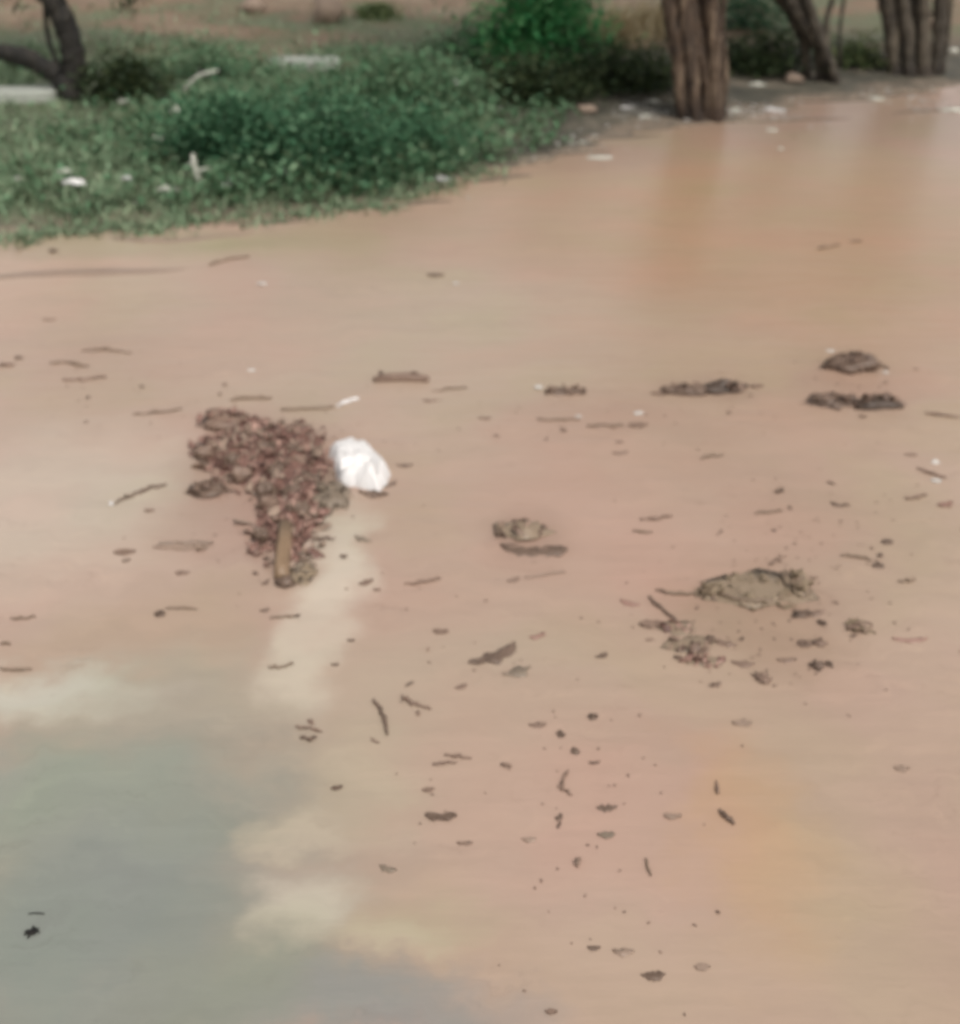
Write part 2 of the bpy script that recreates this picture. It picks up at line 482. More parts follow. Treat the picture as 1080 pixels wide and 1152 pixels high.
# low bars of silt that break the surface in front of the grass
def mud_bar(pts, half, hgt, seed, mat='mudclod'):
    vs, fs = [], []
    P = []
    for i in range(len(pts) - 1):
        a, b = at(*pts[i]), at(*pts[i + 1])
        for k in range(14):
            P.append(a.lerp(b, k / 14))
    P.append(at(*pts[-1]))
    L = len(P); n = 9
    for i, p in enumerate(P):
        e = math.sin(math.pi * i / (L - 1)) ** 0.5
        wv = noise.noise((p.x * 3 + seed, p.y * 3, 1)) * 0.05
        hh = (half * (0.6 + 0.8 * (noise.noise((p.x * 5, seed, 2)) * 0.5 + 0.5))) * e + 0.004
        for k in range(n):
            u = k / (n - 1) * 2 - 1
            z = hgt * e * (1 - u * u) * (0.8 + 0.5 * noise.noise((p.x * 7, u * 2, seed))) - 0.0025 * abs(u) ** 2 - 0.001
            vs.append((p.x, p.y + wv + u * hh, z))
    for i in range(L - 1):
        for k in range(n - 1):
            fs.append((i * n + k, (i + 1) * n + k, (i + 1) * n + k + 1, i * n + k + 1))
    o = link('mud_bar', vs, fs, M[mat]); o['kind'] = 'structure'
mud_bar([(-60, 312), (60, 309), (120, 306), (215, 302)], 0.07, 0.010, 1)
mud_bar([(120, 268), (190, 270), (290, 262)], 0.05, 0.008, 2)
for k, (a, b, y0, y1, hw) in enumerate([(590, 690, 178, 170, .05), (640, 745, 160, 152, .07), (700, 770, 150, 142, .05), (830, 900, 126, 120, .08), (880, 1000, 116, 111, .08),
                                    (960, 1060, 110, 104, .07), (520, 600, 205, 198, .05), (840, 960, 138, 133, .04), (1000, 1120, 128, 122, .05), (420, 510, 236, 226, .04),
                                    (60, 170, 262, 256, .05), (250, 350, 252, 247, .04)]):
    mud_bar([(a, y0), ((a + b) / 2, (y0 + y1) / 2 - 1), (b, y1)], hw, 0.012, 5 + k, 'darkmud')

# ------------------------------------------------------------------ grass on the bank
SH = at(90, 138)          # worn dark soil under the forked trunk
def grass_cover():
    rnd = random.Random(3)
    mb = MB()
    n = 0
    while n < 34000:
        x = rnd.uniform(-6.5, 1.6); y = rnd.uniform(5.6, 14.0)
        d = bank_d(x, y)
        if d < -0.10: continue
        dens = 1.0
        if x > -0.2: dens = max(0, 1 - (x + 0.2) / 1.0) * 0.7
        dens *= min(1, max(0.04, (d + 0.02) / 0.55))
        q = ((x - SH.x) / 0.75) ** 2 + ((y - SH.y) / 0.9) ** 2
        dens *= 0.12 + 0.88 * min(1, max(0, q - .3))
        if y > 10.6: dens *= max(0.05, 1 - (y - 10.6) / 1.6)
        dens *= max(0.08, 0.5 + 1.5 * noise.noise((x * 1.4, y * 1.4, 5)))
        if rnd.random() > dens: continue
        z = height(x, y)
        l = rnd.uniform(0.04, 0.12) * (0.7 + 0.6 * (noise.noise((x, y, 9)) * 0.5 + 0.5))
        yaw = rnd.uniform(0, 6.283)
        lean = rnd.uniform(0.2, 1.0)
        d1 = Vector((math.cos(yaw) * lean, math.sin(yaw) * lean, 1)).normalized()
        sd = Vector((-math.sin(yaw), math.cos(yaw), 0))
        w = rnd.uniform(0.006, 0.016)
        p = Vector((x, y, z - 0.005))
        q = p + d1 * l * 0.55
        e = q + (d1 + Vector((math.cos(yaw), math.sin(yaw), -0.3)) * 0.7).normalized() * l * 0.45
        mb.add([p - sd * w * .5, p + sd * w * .5, q + sd * w * .5, q - sd * w * .5, e], [(0, 1, 2, 3), (3, 2, 4)])
        n += 1
    for c in range(110):                              # tufts standing in the shallow edge of the flood
        px = rnd.uniform(-30, 560)
        b = at(px, float(np.interp(px, [q[0] for q in BANK], [q[1] for q in BANK])) + rnd.gauss(-3, 6))
        for k in range(rnd.randint(12, 60)):
            p = b + Vector((rnd.gauss(0, .07), rnd.gauss(0, .05), -.01)); yaw = rnd.uniform(0, 6.283); ln = rnd.uniform(.4, 1.8)
            d1 = Vector((math.cos(yaw) * ln, math.sin(yaw) * ln, 1)).normalized(); sd = Vector((-math.sin(yaw), math.cos(yaw), 0))
            l = rnd.uniform(.03, .09); wd = rnd.uniform(.006, .013); q = p + d1 * l * .55
            e = q + (d1 + Vector((math.cos(yaw), math.sin(yaw), -.6)) * .7).normalized() * l * .45
            mb.add([p - sd * wd * .5, p + sd * wd * .5, q + sd * wd * .5, q - sd * wd * .5, e], [(0, 1, 2, 3), (3, 2, 4)])
    o = mb.build('grass', M['grass']); o['kind'] = 'stuff'
    o['label'] = 'short green grass and weeds covering the bank'
grass_cover()
def weed_cover():
    rnd = random.Random(21); mb = MB(); n = 0
    while n < 420:
        px, py = rnd.uniform(-40, 640), rnd.uniform(70, 245)
        if rnd.random() > math.exp(-((px - 360) / 210) ** 2 - ((py - 165) / 60) ** 2) + .16: continue
        b = on_ground(px, py)
        if bank_d(b.x, b.y) < .10 or ((b.x - SH.x) / .75) ** 2 + ((b.y - SH.y) / .9) ** 2 < .9: continue
        n += 1
        hh = rnd.uniform(.05, .20)
        for k in range(rnd.randint(14, 42)):
            p = b + Vector((rnd.gauss(0, .07), rnd.gauss(0, .07), abs(rnd.gauss(0, hh * .6)) + .01))
            d = Vector((rnd.gauss(0, 1), rnd.gauss(0, 1), rnd.gauss(.3, .5))).normalized()
            sd = d.cross(Vector((rnd.gauss(0, .4), rnd.gauss(0, .4), 1))).normalized()
            l = rnd.uniform(.03, .07)
            mb.leaf(p, d, sd, l, l * .5)
    o = mb.build('leafy_weeds', M['weed']); o['kind'] = 'stuff'; o['label'] = 'leafy green weeds scattered through the grass of the bank'
weed_cover()

# ------------------------------------------------------------------ shrubs
def shrub(name, px, py, w, h, depth, mat, label, cat, group, seed, clumps=46, per=70, leaf=0.05, spread=0.11, stemmat='barkdark'):
    rnd = random.Random(seed)
    base = on_ground(px, py)
    base.z = max(base.z, 0) - 0.01
    root = thing(name, base, label, cat, group)
    mb = MB(); st = MB()
    for c in range(clumps):
        th = rnd.uniform(0, 6.283); r = math.sqrt(rnd.uniform(0, 1))
        x, y = r * math.cos(th) * w / 2, r * math.sin(th) * depth / 2
        top = h * math.sqrt(max(0.04, 1 - r * r * 0.9)) * rnd.uniform(0.75, 1.15)
        z = top * (1 - rnd.random() ** 2.2 * 0.85)
        ctr = Vector((x, y, z))
        if c % 2 == 0:
            b0 = Vector((x * 0.15, y * 0.15, 0))
            mid = b0.lerp(ctr, 0.5) + Vector((rnd.uniform(-.04, .04), rnd.uniform(-.04, .04), z * 0.1))
            st.tube([b0, mid, ctr], [0.010, 0.007, 0.003], 5)
        k = int(per * rnd.uniform(0.5, 1.4))
        sp = spread * rnd.uniform(0.6, 1.3)
        for q in range(k):
            o = Vector((rnd.gauss(0, sp), rnd.gauss(0, sp), rnd.gauss(0, sp * 0.7)))
            p = ctr + o
            if p.z < 0.01: p.z = rnd.uniform(0.01, 0.06)
            d = Vector((rnd.gauss(0, 1) + o.x * 6, rnd.gauss(0, 1) + o.y * 6, rnd.gauss(0.1, 0.6))).normalized()
            sd = d.cross(Vector((rnd.gauss(0, 0.4), rnd.gauss(0, 0.4), 1))).normalized()
            l = leaf * rnd.uniform(0.6, 1.4)
            mb.leaf(p, d, sd, l, l * rnd.uniform(0.4, 0.65))
    mb.build('foliage', M[mat], root)
    st.build('stems', M[stemmat], root)
    return root

G1 = 'low shrubs on the grassy bank'
shrub('green_shrub', 262, 186, 0.70, 0.34, 0.6, 'leafgreen', 'wide cool green shrub behind the upright white stick', 'shrub', G1, 11, 60, 95, .042, .12)
shrub('green_shrub', 365, 196, 0.80, 0.38, 0.6, 'leafgreen', 'tallest cool green shrub at the middle of the grassy bank', 'shrub', G1, 12, 60, 95, .042, .13)
shrub('green_shrub', 468, 178, 0.50, 0.24, 0.5, 'leafgreen', 'cool green shrub at the right end of the row, nearest the brown water', 'shrub', G1, 13, 36, 70, .042, .12)
shrub('green_shrub', 460, 122, 0.9, 0.30, 0.7, 'weed', 'paler green shrub behind the row, in front of the bright leafy bush', 'shrub', G1, 14, 50, 80, .045, .14)
shrub('green_shrub', 385, 128, 0.8, 0.16, 0.6, 'weed', 'low pale green shrub in front of the pale slab', 'shrub', G1, 15, 36, 70, .045, .14)
shrub('green_shrub', 545, 72, 0.6, 0.32, 0.5, 'weed', 'pale green shrub touching the left of the bright leafy bush', 'shrub', G1, 29, 36, 70, .045, .13)
shrub('weed_shrub', 238, 92, 0.55, 0.24, 0.5, 'weed', 'pale weed shrub right of the dark low bush', 'shrub', None, 16, 30, 60, .045, .13)
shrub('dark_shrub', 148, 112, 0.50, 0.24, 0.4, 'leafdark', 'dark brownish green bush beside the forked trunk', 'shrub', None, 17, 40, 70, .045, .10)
shrub('bright_bush', 605, 80, 0.95, 0.80, 0.8, 'leafbright', 'bright green leafy bush standing above the dark undergrowth', 'bush', None, 18, 80, 100, 0.055, 0.14)
G2 = 'dark undergrowth under the trees'
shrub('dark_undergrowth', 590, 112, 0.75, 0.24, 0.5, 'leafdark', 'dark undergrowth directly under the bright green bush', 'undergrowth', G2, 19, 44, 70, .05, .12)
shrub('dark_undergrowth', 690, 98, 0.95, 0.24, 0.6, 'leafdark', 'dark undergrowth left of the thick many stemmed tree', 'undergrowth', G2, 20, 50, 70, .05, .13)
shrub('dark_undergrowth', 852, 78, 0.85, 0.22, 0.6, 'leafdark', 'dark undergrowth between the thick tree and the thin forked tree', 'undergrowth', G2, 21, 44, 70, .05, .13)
shrub('low_weeds', 962, 72, 0.5, 0.14, 0.5, 'leafyellow', 'low yellowish weeds between the thin forked tree and the stout clump', 'weeds', None, 22, 26, 50, .05, .12)
shrub('sapling_bush', 835, 30, 0.9, 0.36, 0.6, 'leafgreen', 'green bush seen behind the trunk of the thick many stemmed tree', 'bush', None, 23, 36, 60, .05, .15)

# dry grass tussocks
def tussock(px, py, n, hgt, label, seed, mat='dry', cat='grass tuft', group='dry grass tufts at the back'):
    rnd = random.Random(seed)
    base = on_ground(px, py)
    mb = MB()
    for _ in range(n):
        r = rnd.gauss(0, 0.13 if n > 350 else 0.2); th = rnd.uniform(0, 6.283)
        p = Vector((r * math.cos(th), r * math.sin(th), -0.02))
        yaw = rnd.uniform(0, 6.283); ln = rnd.uniform(0.1, 0.8)
        d = Vector((math.cos(yaw) * ln, math.sin(yaw) * ln, 1)).normalized()
        sd = Vector((-math.sin(yaw), math.cos(yaw), 0)); l = hgt * rnd.uniform(0.5, 1.2); w = 0.012
        q = p + d * l * 0.6; e = q + (d + Vector((math.cos(yaw), math.sin(yaw), -0.5)) * 0.8).normalized() * l * 0.4
        mb.add([p - sd * w * .5, p + sd * w * .5, q + sd * w * .5, q - sd * w * .5, e], [(0, 1, 2, 3), (3, 2, 4)])
    o = mb.build('grass_tuft', M[mat]); o.location = base
    tag(o, label, cat, group)
tussock(690, 46, 330, 0.44, 'pale dry grass tuft beside the bright green bush', 31)
tussock(730, 40, 330, 0.42, 'pale dry grass tuft touching the thick tree', 32)
tussock(425, 20, 400, 0.22, 'pale green grass tuft at the top edge, above the pale slab', 33, 'leafyellow', 'grass tuft', None)
tussock(500, 60, 400, 0.2, 'green grass tuft left of the bright green bush', 34, 'grass', 'grass tuft', None)

# ------------------------------------------------------------------ trees
def limb_path(pts, Y, dy=0.0, sub=9):
    P = [at_y(px, py, Y + dy * k) for k, (px, py) in enumerate(pts)]
    out = []
    for i in range(len(P) - 1):
        for k in range(sub):
            out.append(P[i].lerp(P[i + 1], k / sub))
    out.append(P[-1])
    for _ in range(3):                              # round the joints
        out = [out[0]] + [(out[i - 1] + out[i] * 2 + out[i + 1]) / 4 for i in range(1, len(out) - 1)] + [out[-1]]
    return out

def crown_mesh(root, tips, mat, seed, clumps, per, sp, leaf):
    rnd = random.Random(seed)
    mb = MB()
    for c in range(clumps):
        t = rnd.choice(tips)
        ctr = t + Vector((rnd.gauss(0, sp), rnd.gauss(0, sp), rnd.gauss(0, sp * 0.6)))
        for q in range(per):
            p = ctr + Vector((rnd.gauss(0, 0.2), rnd.gauss(0, 0.2), rnd.gauss(0, 0.14)))
            d = Vector((rnd.gauss(0, 1), rnd.gauss(0, 1), rnd.gauss(-0.2, 0.5))).normalized()
            sd = d.cross(Vector((rnd.gauss(0, .4), rnd.gauss(0, .4), 1))).normalized()
            l = leaf * rnd.uniform(0.6, 1.4)
            mb.leaf(p - root.location, d, sd, l, l * 0.5)
    mb.build('crown', M[mat], root)

def tree(name, base_px, stems, mat, label, seed, crownspec, dys=None, hmax=3.6):
    """stems: list of (pixel path from the foot upward, radius at the foot, radius at the frame edge)"""
    rnd = random.Random(seed)
    base = on_ground(*base_px)
    root = thing(name, base, label, 'tree', None)
    tips = []
    br = MB()
    for k, (pts, r0, r1) in enumerate(stems):
        dy = 0 if not dys else dys[k]
        P = limb_path(pts, base.y + dy)
        d = (P[-1] - P[-4]).normalized()
        d = (d + Vector((rnd.uniform(-.12, .12), rnd.uniform(-.12, .12), 0.25))).normalized()
        p = P[-1]
        ext = []
        n = 26
        L = (hmax - p.z) / max(0.35, d.z)
        for i in range(1, n + 1):
            p = p + d * (L / n)
            d = (d + Vector((rnd.uniform(-.06, .06), rnd.uniform(-.06, .06), 0.01))).normalized()
            ext.append(p)
        m = len(P)
        rad = [r0 + (r1 - r0) * (i / m) ** 0.7 for i in range(m)] + [r1 * (1 - 0.75 * i / n) for i in range(1, n + 1)]
        rad[0] *= 1.18; rad[1] *= 1.1
        sunk = P[0] + (P[0] - P[1]).normalized() * 0.1
        pts3 = [sunk] + P + ext
        rad = [rad[0] * 1.1] + rad
        mb = MB()
        mb.tube([q - base for q in pts3], rad, 12, 0.38, seed + k * 1.7)
        mb.build('stem', M[mat], root)
        tips.append(ext[-1])
        for i in range(10, n, 4):
            q = ext[i]; dd = Vector((rnd.gauss(0, 1), rnd.gauss(0, 1), rnd.uniform(0.2, 1))).normalized()
            e = q + dd * rnd.uniform(0.5, 1.1)
            br = MB(); br.tube([q - base, q.lerp(e, .5) - base + Vector((0, 0, .05)), e - base], [0.02, 0.014, 0.006], 5)
            br.build('branch', M[mat], root)
            tips.append(e)
    crown_mesh(root, tips, *crownspec)
    return root, base

tree('multi_stem_tree', (790, 134), [
    ([(770, 133), (764, 70), (752, -5)], 0.050, 0.060),
    ([(783, 136), (778, 80), (768, -5)], 0.048, 0.052),
    ([(797, 136), (795, 90), (783, 40), (776, -5)], 0.042, 0.046),
    ([(806, 134), (805, 80), (800, -5)], 0.046, 0.056),
    ([(788, 132), (788, 70), (790, -5)], 0.045, 0.055),
    ([(813, 131), (817, 90), (812, 30), (815, -5)], 0.022, 0.020),
], 'bark', 'thick brown tree of many stems standing at the edge of the flood', 41,
    ('crown', 42, 60, 60, 0.55, 0.12), [0, -0.03, 0.0, -0.02, 0.10, 0.04], 4.8)

tree('forked_tree', (930, 92), [
    ([(936, 94), (926, 60), (908, 30), (886, -5)], 0.046, 0.056),
    ([(940, 94), (932, 65), (918, 30), (906, -5)], 0.040, 0.042),
    ([(908, 92), (906, 50), (888, 10), (874, -5)], 0.040, 0.046),
    ([(922, 92), (921, 50), (904, 20), (896, -5)], 0.036, 0.036),
    ([(931, 90), (930, 45), (930, 20), (938, -5)], 0.026, 0.022),
    ([(944, 60), (945, 30), (950, -5)], 0.015, 0.014),
], 'barkgrey', 'thin dark tree with forked leaning stems', 43, ('crown', 44, 45, 60, 0.4, 0.12), [0, -.05, .12, .05, .08, .4], 4.2)

tree('clump_tree', (1025, 84), [
    ([(1006, 82), (1004, 40), (996, -5)], 0.060, 0.068),
    ([(1022, 84), (1020, 40), (1014, -5)], 0.056, 0.060),
    ([(1038, 84), (1038, 40), (1038, -5)], 0.062, 0.066),
    ([(1052, 80), (1056, 40), (1058, -5)], 0.050, 0.058),
    ([(1030, 80), (1030, 40), (1026, -5)], 0.060, 0.062),
    ([(1060, 76), (1066, 40), (1069, -5)], 0.026, 0.026),
], 'barkgrey', 'stout clump of close stems at the right end of the bank', 45, ('crown', 46, 70, 60, 0.45, 0.12), [0, -.04, 0, .03, .12, .06], 4.6)

rt, rb = tree('forked_trunk_tree', (80, 108), [
    ([(82, 108), (84, 78), (80, 45), (68, 15), (56, -5)], 0.088, 0.082),
    ([(78, 104), (60, 82), (35, 66), (0, 58), (-60, 52)], 0.072, 0.060),
    ([(66, 74), (56, 50), (52, 30), (50, -5)], 0.020, 0.016),
], 'barkdark', 'dark trunk forking low into a bent upright stem and a sideways limb', 47, ('crown', 48, 55, 60, 0.45, 0.13), [0, -0.05, 0.02], 4.4)

# hanging sprig of dark leaves from that tree, at the top edge
def sprig(root, base, pts, Y, seed):
    rnd = random.Random(seed)
    P = [at_y(px, py, Y) for px, py in pts]
    st, mb = MB(), MB()
    st.tube([p - base for p in P], [0.012] * (len(P) - 1) + [0.004], 5)
    for i in range(130):
        k = rnd.randrange(len(P) - 1)
        p = P[k].lerp(P[k + 1], rnd.random()) + Vector((rnd.gauss(0, .05), rnd.gauss(0, .06), rnd.gauss(0, .04)))
        d = Vector((rnd.gauss(0, 1), rnd.gauss(0, 1), rnd.gauss(-0.5, 0.4))).normalized()
        sd = d.cross(Vector((0.2, 0.1, 1))).normalized()
        mb.leaf(p - base, d, sd, rnd.uniform(.05, .09), 0.03)
    b = st.build('hanging_branch', M['barkdark'], root)
    mb.build('leaves', M['leafdark'], b)
sprig(rt, rb, [(120, -60), (135, -20), (150, 5)], rb.y - 0.1, 5)
sprig(rt, rb, [(60, -70), (25, -30), (12, -2)], rb.y, 6)

# ------------------------------------------------------------------ pale slabs, stump, litter on the bank
def slab(px, py, w, d, h, yaw, label, seed):
    base = on_ground(px, py)
    mb = MB(); n = 24; vs = []; fs = []
    for lay, (z, k) in enumerate(((-0.05, 1.0), (h * 0.8, 1.0), (h, 0.95), (h * 1.02, 0.6), (h * 1.0, 0.0))):
        for i in range(n):
            th = 2 * math.pi * i / n
            cx, cy = math.cos(th), math.sin(th)
            e = (abs(cx) ** 5 + abs(cy) ** 5) ** (-1 / 5)
            r = e * (1 + 0.07 * noise.noise((cx * 2 + seed, cy * 2, 0)))
            x, y = cx * r * w / 2 * k, cy * r * d / 2 * k
            vs.append((x * math.cos(yaw) - y * math.sin(yaw), x * math.sin(yaw) + y * math.cos(yaw), z))
    for l in range(4):
        for i in range(n):
            fs.append((l * n + i, l * n + (i + 1) % n, (l + 1) * n + (i + 1) % n, (l + 1) * n + i))
    mb.add(vs, fs)
    o = mb.build('concrete_slab', M['slab'], smooth=False); o.location = base
    tag(o, label, 'slab', 'pale slabs lying on the bank')
slab(342, 76, 0.58, 0.30, 0.07, 0.08, 'pale slab lying in the grass above the green shrubs', 1)
slab(4, 110, 0.75, 0.28, 0.06, 0.05, 'long pale slab behind the forked trunk at the left edge', 2)

def rock(px, py, w, h, label, seed, mat='stone', name='rock', cat='rock', group=None):
    p = on_ground(px, py)
    s = (p - CAM).length / F
    mb = MB(); mb.clod(Vector((0, 0, h * s * 0.3)), w * s / 2, w * s / 2, h * s * 0.6, seed, rough=0.3)
    o = mb.build(name, M[mat]); o.location = p
    tag(o, label, cat, group)
rock(370, 26, 30, 30, 'round brown rock near the top edge, above the pale slab', 3.1)
rock(285, 283 - 270, 26, 14, 'flat brown rock near the top edge, left of the round one', 4.2)
rock(1046, 62, 20, 12, 'brown stone behind the stems of the stout clump', 6.2)
rock(993, 74, 14, 9, 'pale brown stone at the left foot of the stout clump', 7.7)
rock(660, 158 - 32, 24, 8, 'dark mud lump on the wet bank below the undergrowth', 9.3)
rock(892, 92, 20, 10, 'small stone at the foot of the thin dark tree', 10.4)

# scraps of pale rubbish: crumpled pieces lying on the ground or on the wet margin
def scrap(px, py, w, h, label, seed, mat='scrap', name='plastic_scrap', cat='scrap', group='pale scraps of rubbish on the bank'):
    rnd = random.Random(seed)
    p = on_ground(px, py)
    s = (p - CAM).length / F
    if bank_d(p.x, p.y) > .12 and px < 520: p.z += .045
    W, D, Hh = w * s, max(w * s * 0.55, 0.02), h * s
    vs, fs = [], []
    nu, nv = 7, 6
    for lay in (0, 1):
        for j in range(nv):
            for i in range(nu):
                u, v = i / (nu - 1) - .5, j / (nv - 1) - .5
                rr = 1 - 0.3 * (abs(u) * 2) ** 3 * (abs(v) * 2) ** 2
                z = Hh * (0.55 + 0.9 * noise.noise((u * 3 + seed, v * 3, seed))) * (1 - (2 * u) ** 2 * 0.7) * (1 - (2 * v) ** 2 * .7)
                vs.append((u * W * rr + noise.noise((u * 4, v * 4, seed + 3)) * W * .12, v * D * rr + noise.noise((u * 4, v * 4, seed + 9)) * D * .12, max(0.003, z) + lay * 0.003))
    n = nu * nv
    for j in range(nv - 1):
        for i in range(nu - 1):
            a = j * nu + i
            fs.append((a, a + nu, a + nu + 1, a + 1)); fs.append((a + n, a + n + 1, a + n + nu + 1, a + n + nu))
    rim = list(range(nu)) + [nu * k + nu - 1 for k in range(1, nv)] + list(range(n - 2, n - nu - 1, -1)) + [nu * k for k in range(nv - 2, 0, -1)]
    for k in range(len(rim)):
        a, b = rim[k], rim[(k + 1) % len(rim)]
        fs.append((a, b, b + n, a + n))
    o = link(name, vs, fs, M[mat], smooth=False)
    o.location = p; o.rotation_euler = (0, 0, rnd.uniform(-.4, .4))
    tag(o, label, cat, group)

scrap(85, 217, 26, 12, 'largest white scrap in the grass, at the far left', 1.1, 'white')
scrap(74, 203, 16, 6, 'small pale scrap just above the largest white scrap', 2.3)
scrap(143, 211, 11, 7, 'small white scrap in the grass between the largest scrap and the upright stick', 3.7, 'white')
scrap(260, 219, 22, 10, 'white scrap below the tallest green shrub, right of the upright stick', 4.4, 'white')
scrap(180, 166, 12, 8, 'pale scrap in the grass above the upright stick', 5.6)
scrap(198, 134, 13, 7, 'pale scrap beside the left end of the shrub row', 6.1)
scrap(190, 223, 26, 5, 'thin pale strip on the grass edge below the upright stick', 7.9)
scrap(140, 123, 10, 5, 'tiny pale scrap under the dark brownish bush', 8.2)
scrap(325, 207, 18, 14, 'dull pale scrap at the foot of the tallest green shrub', 9.4)
scrap(497, 203, 20, 8, 'white scrap at the right end of the shrub row by the water', 10.7, 'white')
scrap(510, 101, 12, 6, 'white scrap in front of the dark undergrowth', 11.3, 'white')
scrap(410, 140, 14, 6, 'pale scrap on top of the low green shrub', 12.5)
scrap(226, 88, 9, 6, 'tiny pale scrap in the yellowish weed shrub', 13.8)
scrap(90, 95, 14, 8, 'pale scrap at the right foot of the forked trunk', 14.1)
scrap(114, 94, 10, 9, 'small pale scrap between forked trunk and dark bush', 15.3)
scrap(23, 212, 14, 6, 'dull pale scrap in the grass at the left edge', 16.6)
G3 = 'pale foam scraps standing in for sky reflections along the bank'
glint = [(705, 122, 22, 8, 'pale sky-glint stand-in left of the thick tree, upper one'), (725, 132, 20, 8, 'pale sky-glint stand-in touching the left of the thick tree'),
        (735, 115, 18, 8, 'pale sky-glint stand-in behind the left foot of the thick tree'), (850, 96, 34, 10, 'long pale sky-glint stand-in right of the thick tree'),
        (827, 126, 14, 14, 'bright sky-glint stand-in at the right foot of the thick tree'), (870, 124, 40, 6, 'thin sky-glint stand-in right of the bright one'),
        (868, 147, 20, 8, 'pale sky-glint stand-in in front of the thin one'), (1070, 125, 40, 12, 'broad pale sky-glint stand-in at the right edge of the flood'),
        (985, 112, 30, 6, 'thin pale sky-glint stand-in left of the broad one'), (878, 168, 12, 7, 'small pale sky-glint stand-in nearest the camera, off the thick tree'),
        (892, 92, 8, 9, 'small white scrap at the foot of the thin dark tree'), (1072, 58, 18, 12, 'pale scrap at the right edge beside the stout clump'),
        (615, 160, 18, 5, 'thin pale scrap on the wet mud below the undergrowth'), (655, 161, 14, 7, 'small white scrap on wet mud left of the thick tree'),
        (675, 178, 44, 5, 'long thin pale scrap in the shallow margin'), (560, 122, 16, 6, 'pale scrap on the mud below the dark undergrowth')]
for k, (px, py, w, h, lab) in enumerate(glint):  # pale pieces placed as stand-ins for sky glints on the wet margin
    scrap(px, py, w * .62, h * .35, lab, 20.3 + k * 1.37, 'scrap' if k % 5 else 'white', 'glint_scrap', 'glint', G3)

# upright white stick with a short arm, and a broken pale stalk, both in front of the shrubs
def upright_stick():
    b = on_ground(224, 211)
    root = thing('forked_stick', b, 'white upright stick with a short side arm in front of the shrubs', 'stick')
    mb = MB()
    P = [at_y(px, py, b.y) - b for px, py in ((226, 212), (222, 198), (218, 184), (217, 173))]
    mb.tube(P, [0.012, 0.016, 0.016, 0.009], 8, .3, 2)
    mb.build('stick', M['scrap'], root)
    m2 = MB(); m2.tube([at_y(px, py, b.y) - b for px, py in ((220, 192), (228, 191), (237, 188))], [0.012, 0.010, 0.006], 7, .3, 3)
    m2.build('side_arm', M['scrap'], root)
    m3 = MB(); m3.tube([at_y(px, py, b.y) - b for px, py in ((219, 180), (211, 186), (210, 197))], [0.009, 0.008, 0.005], 7, .3, 4)
    m3.build('side_arm', M['scrap'], root)
upright_stick()
def pale_stalk():
    b = on_ground(205, 108)
    mb = MB()
    pts = [(205, 103), (214, 94), (222, 86), (230, 83), (246, 79)]
    mb.tube([at_y(px, py, b.y - 0.25) - b for px, py in pts], [0.012, 0.014, 0.012, 0.012, 0.006], 7, .3, 5)
    o = mb.build('pale_stalk', M['scrap']); o.location = b
    tag(o, 'pale slanting stalk above the left end of the shrub row', 'stalk')
pale_stalk()

# ------------------------------------------------------------------ floating debris
GT, GL, GC, GB = ('twigs floating on the brown water', 'dead leaves floating on the brown water',
                  'clumps of leaf litter on the brown water', 'dark bits of bark on the brown water')

def twig(pts, r, label, mat='twig', nubs=1, seed=0, name='floating_twig', cat='twig', group=GT):
    rnd = random.Random(seed + int(pts[0][0] * 7 + pts[0][1]))
    P = [at(px, py, 0.003) for px, py in pts]
    out = []
    for i in range(len(P) - 1):
        for k in range(5): out.append(P[i].lerp(P[i + 1], k / 5))
    out.append(P[-1])
    s = psize(*pts[0])
    r *= s * 0.72
    out = [p + Vector((rnd.uniform(-.25, .25) * r, rnd.uniform(-1.1, 1.1) * r, rnd.uniform(-.3, .9) * r)) for p in out]
    c = sum(out, Vector()) / len(out); c.z = 0
    mb = MB()
    L = len(out)
    ph = rnd.uniform(0, 9)
    rad = [r * (0.25 + 0.75 * math.sin(math.pi * (0.12 + 0.8 * i / L)) + 0.55 * noise.noise((i * .6, ph, 2))) for i in range(L)]
    mb.tube([p - c for p in out], rad, 7, 0.5, rnd.uniform(0, 50))
    for _ in range(nubs):
        k = rnd.randrange(1, L - 1)
        q = out[k] - c
        d = Vector((rnd.uniform(-1, 1), rnd.uniform(-1, 1), rnd.uniform(0, .8))).normalized()
        ln = rnd.uniform(3, 7) * r
        mb.tube([q, q + d * ln * .6, q + d * ln + Vector((0, 0, -.2 * ln))], [r * .6, r * .45, r * .2], 5)
    o = mb.build(name, M[mat]); o.location = c
    return tag(o, label, cat, group)

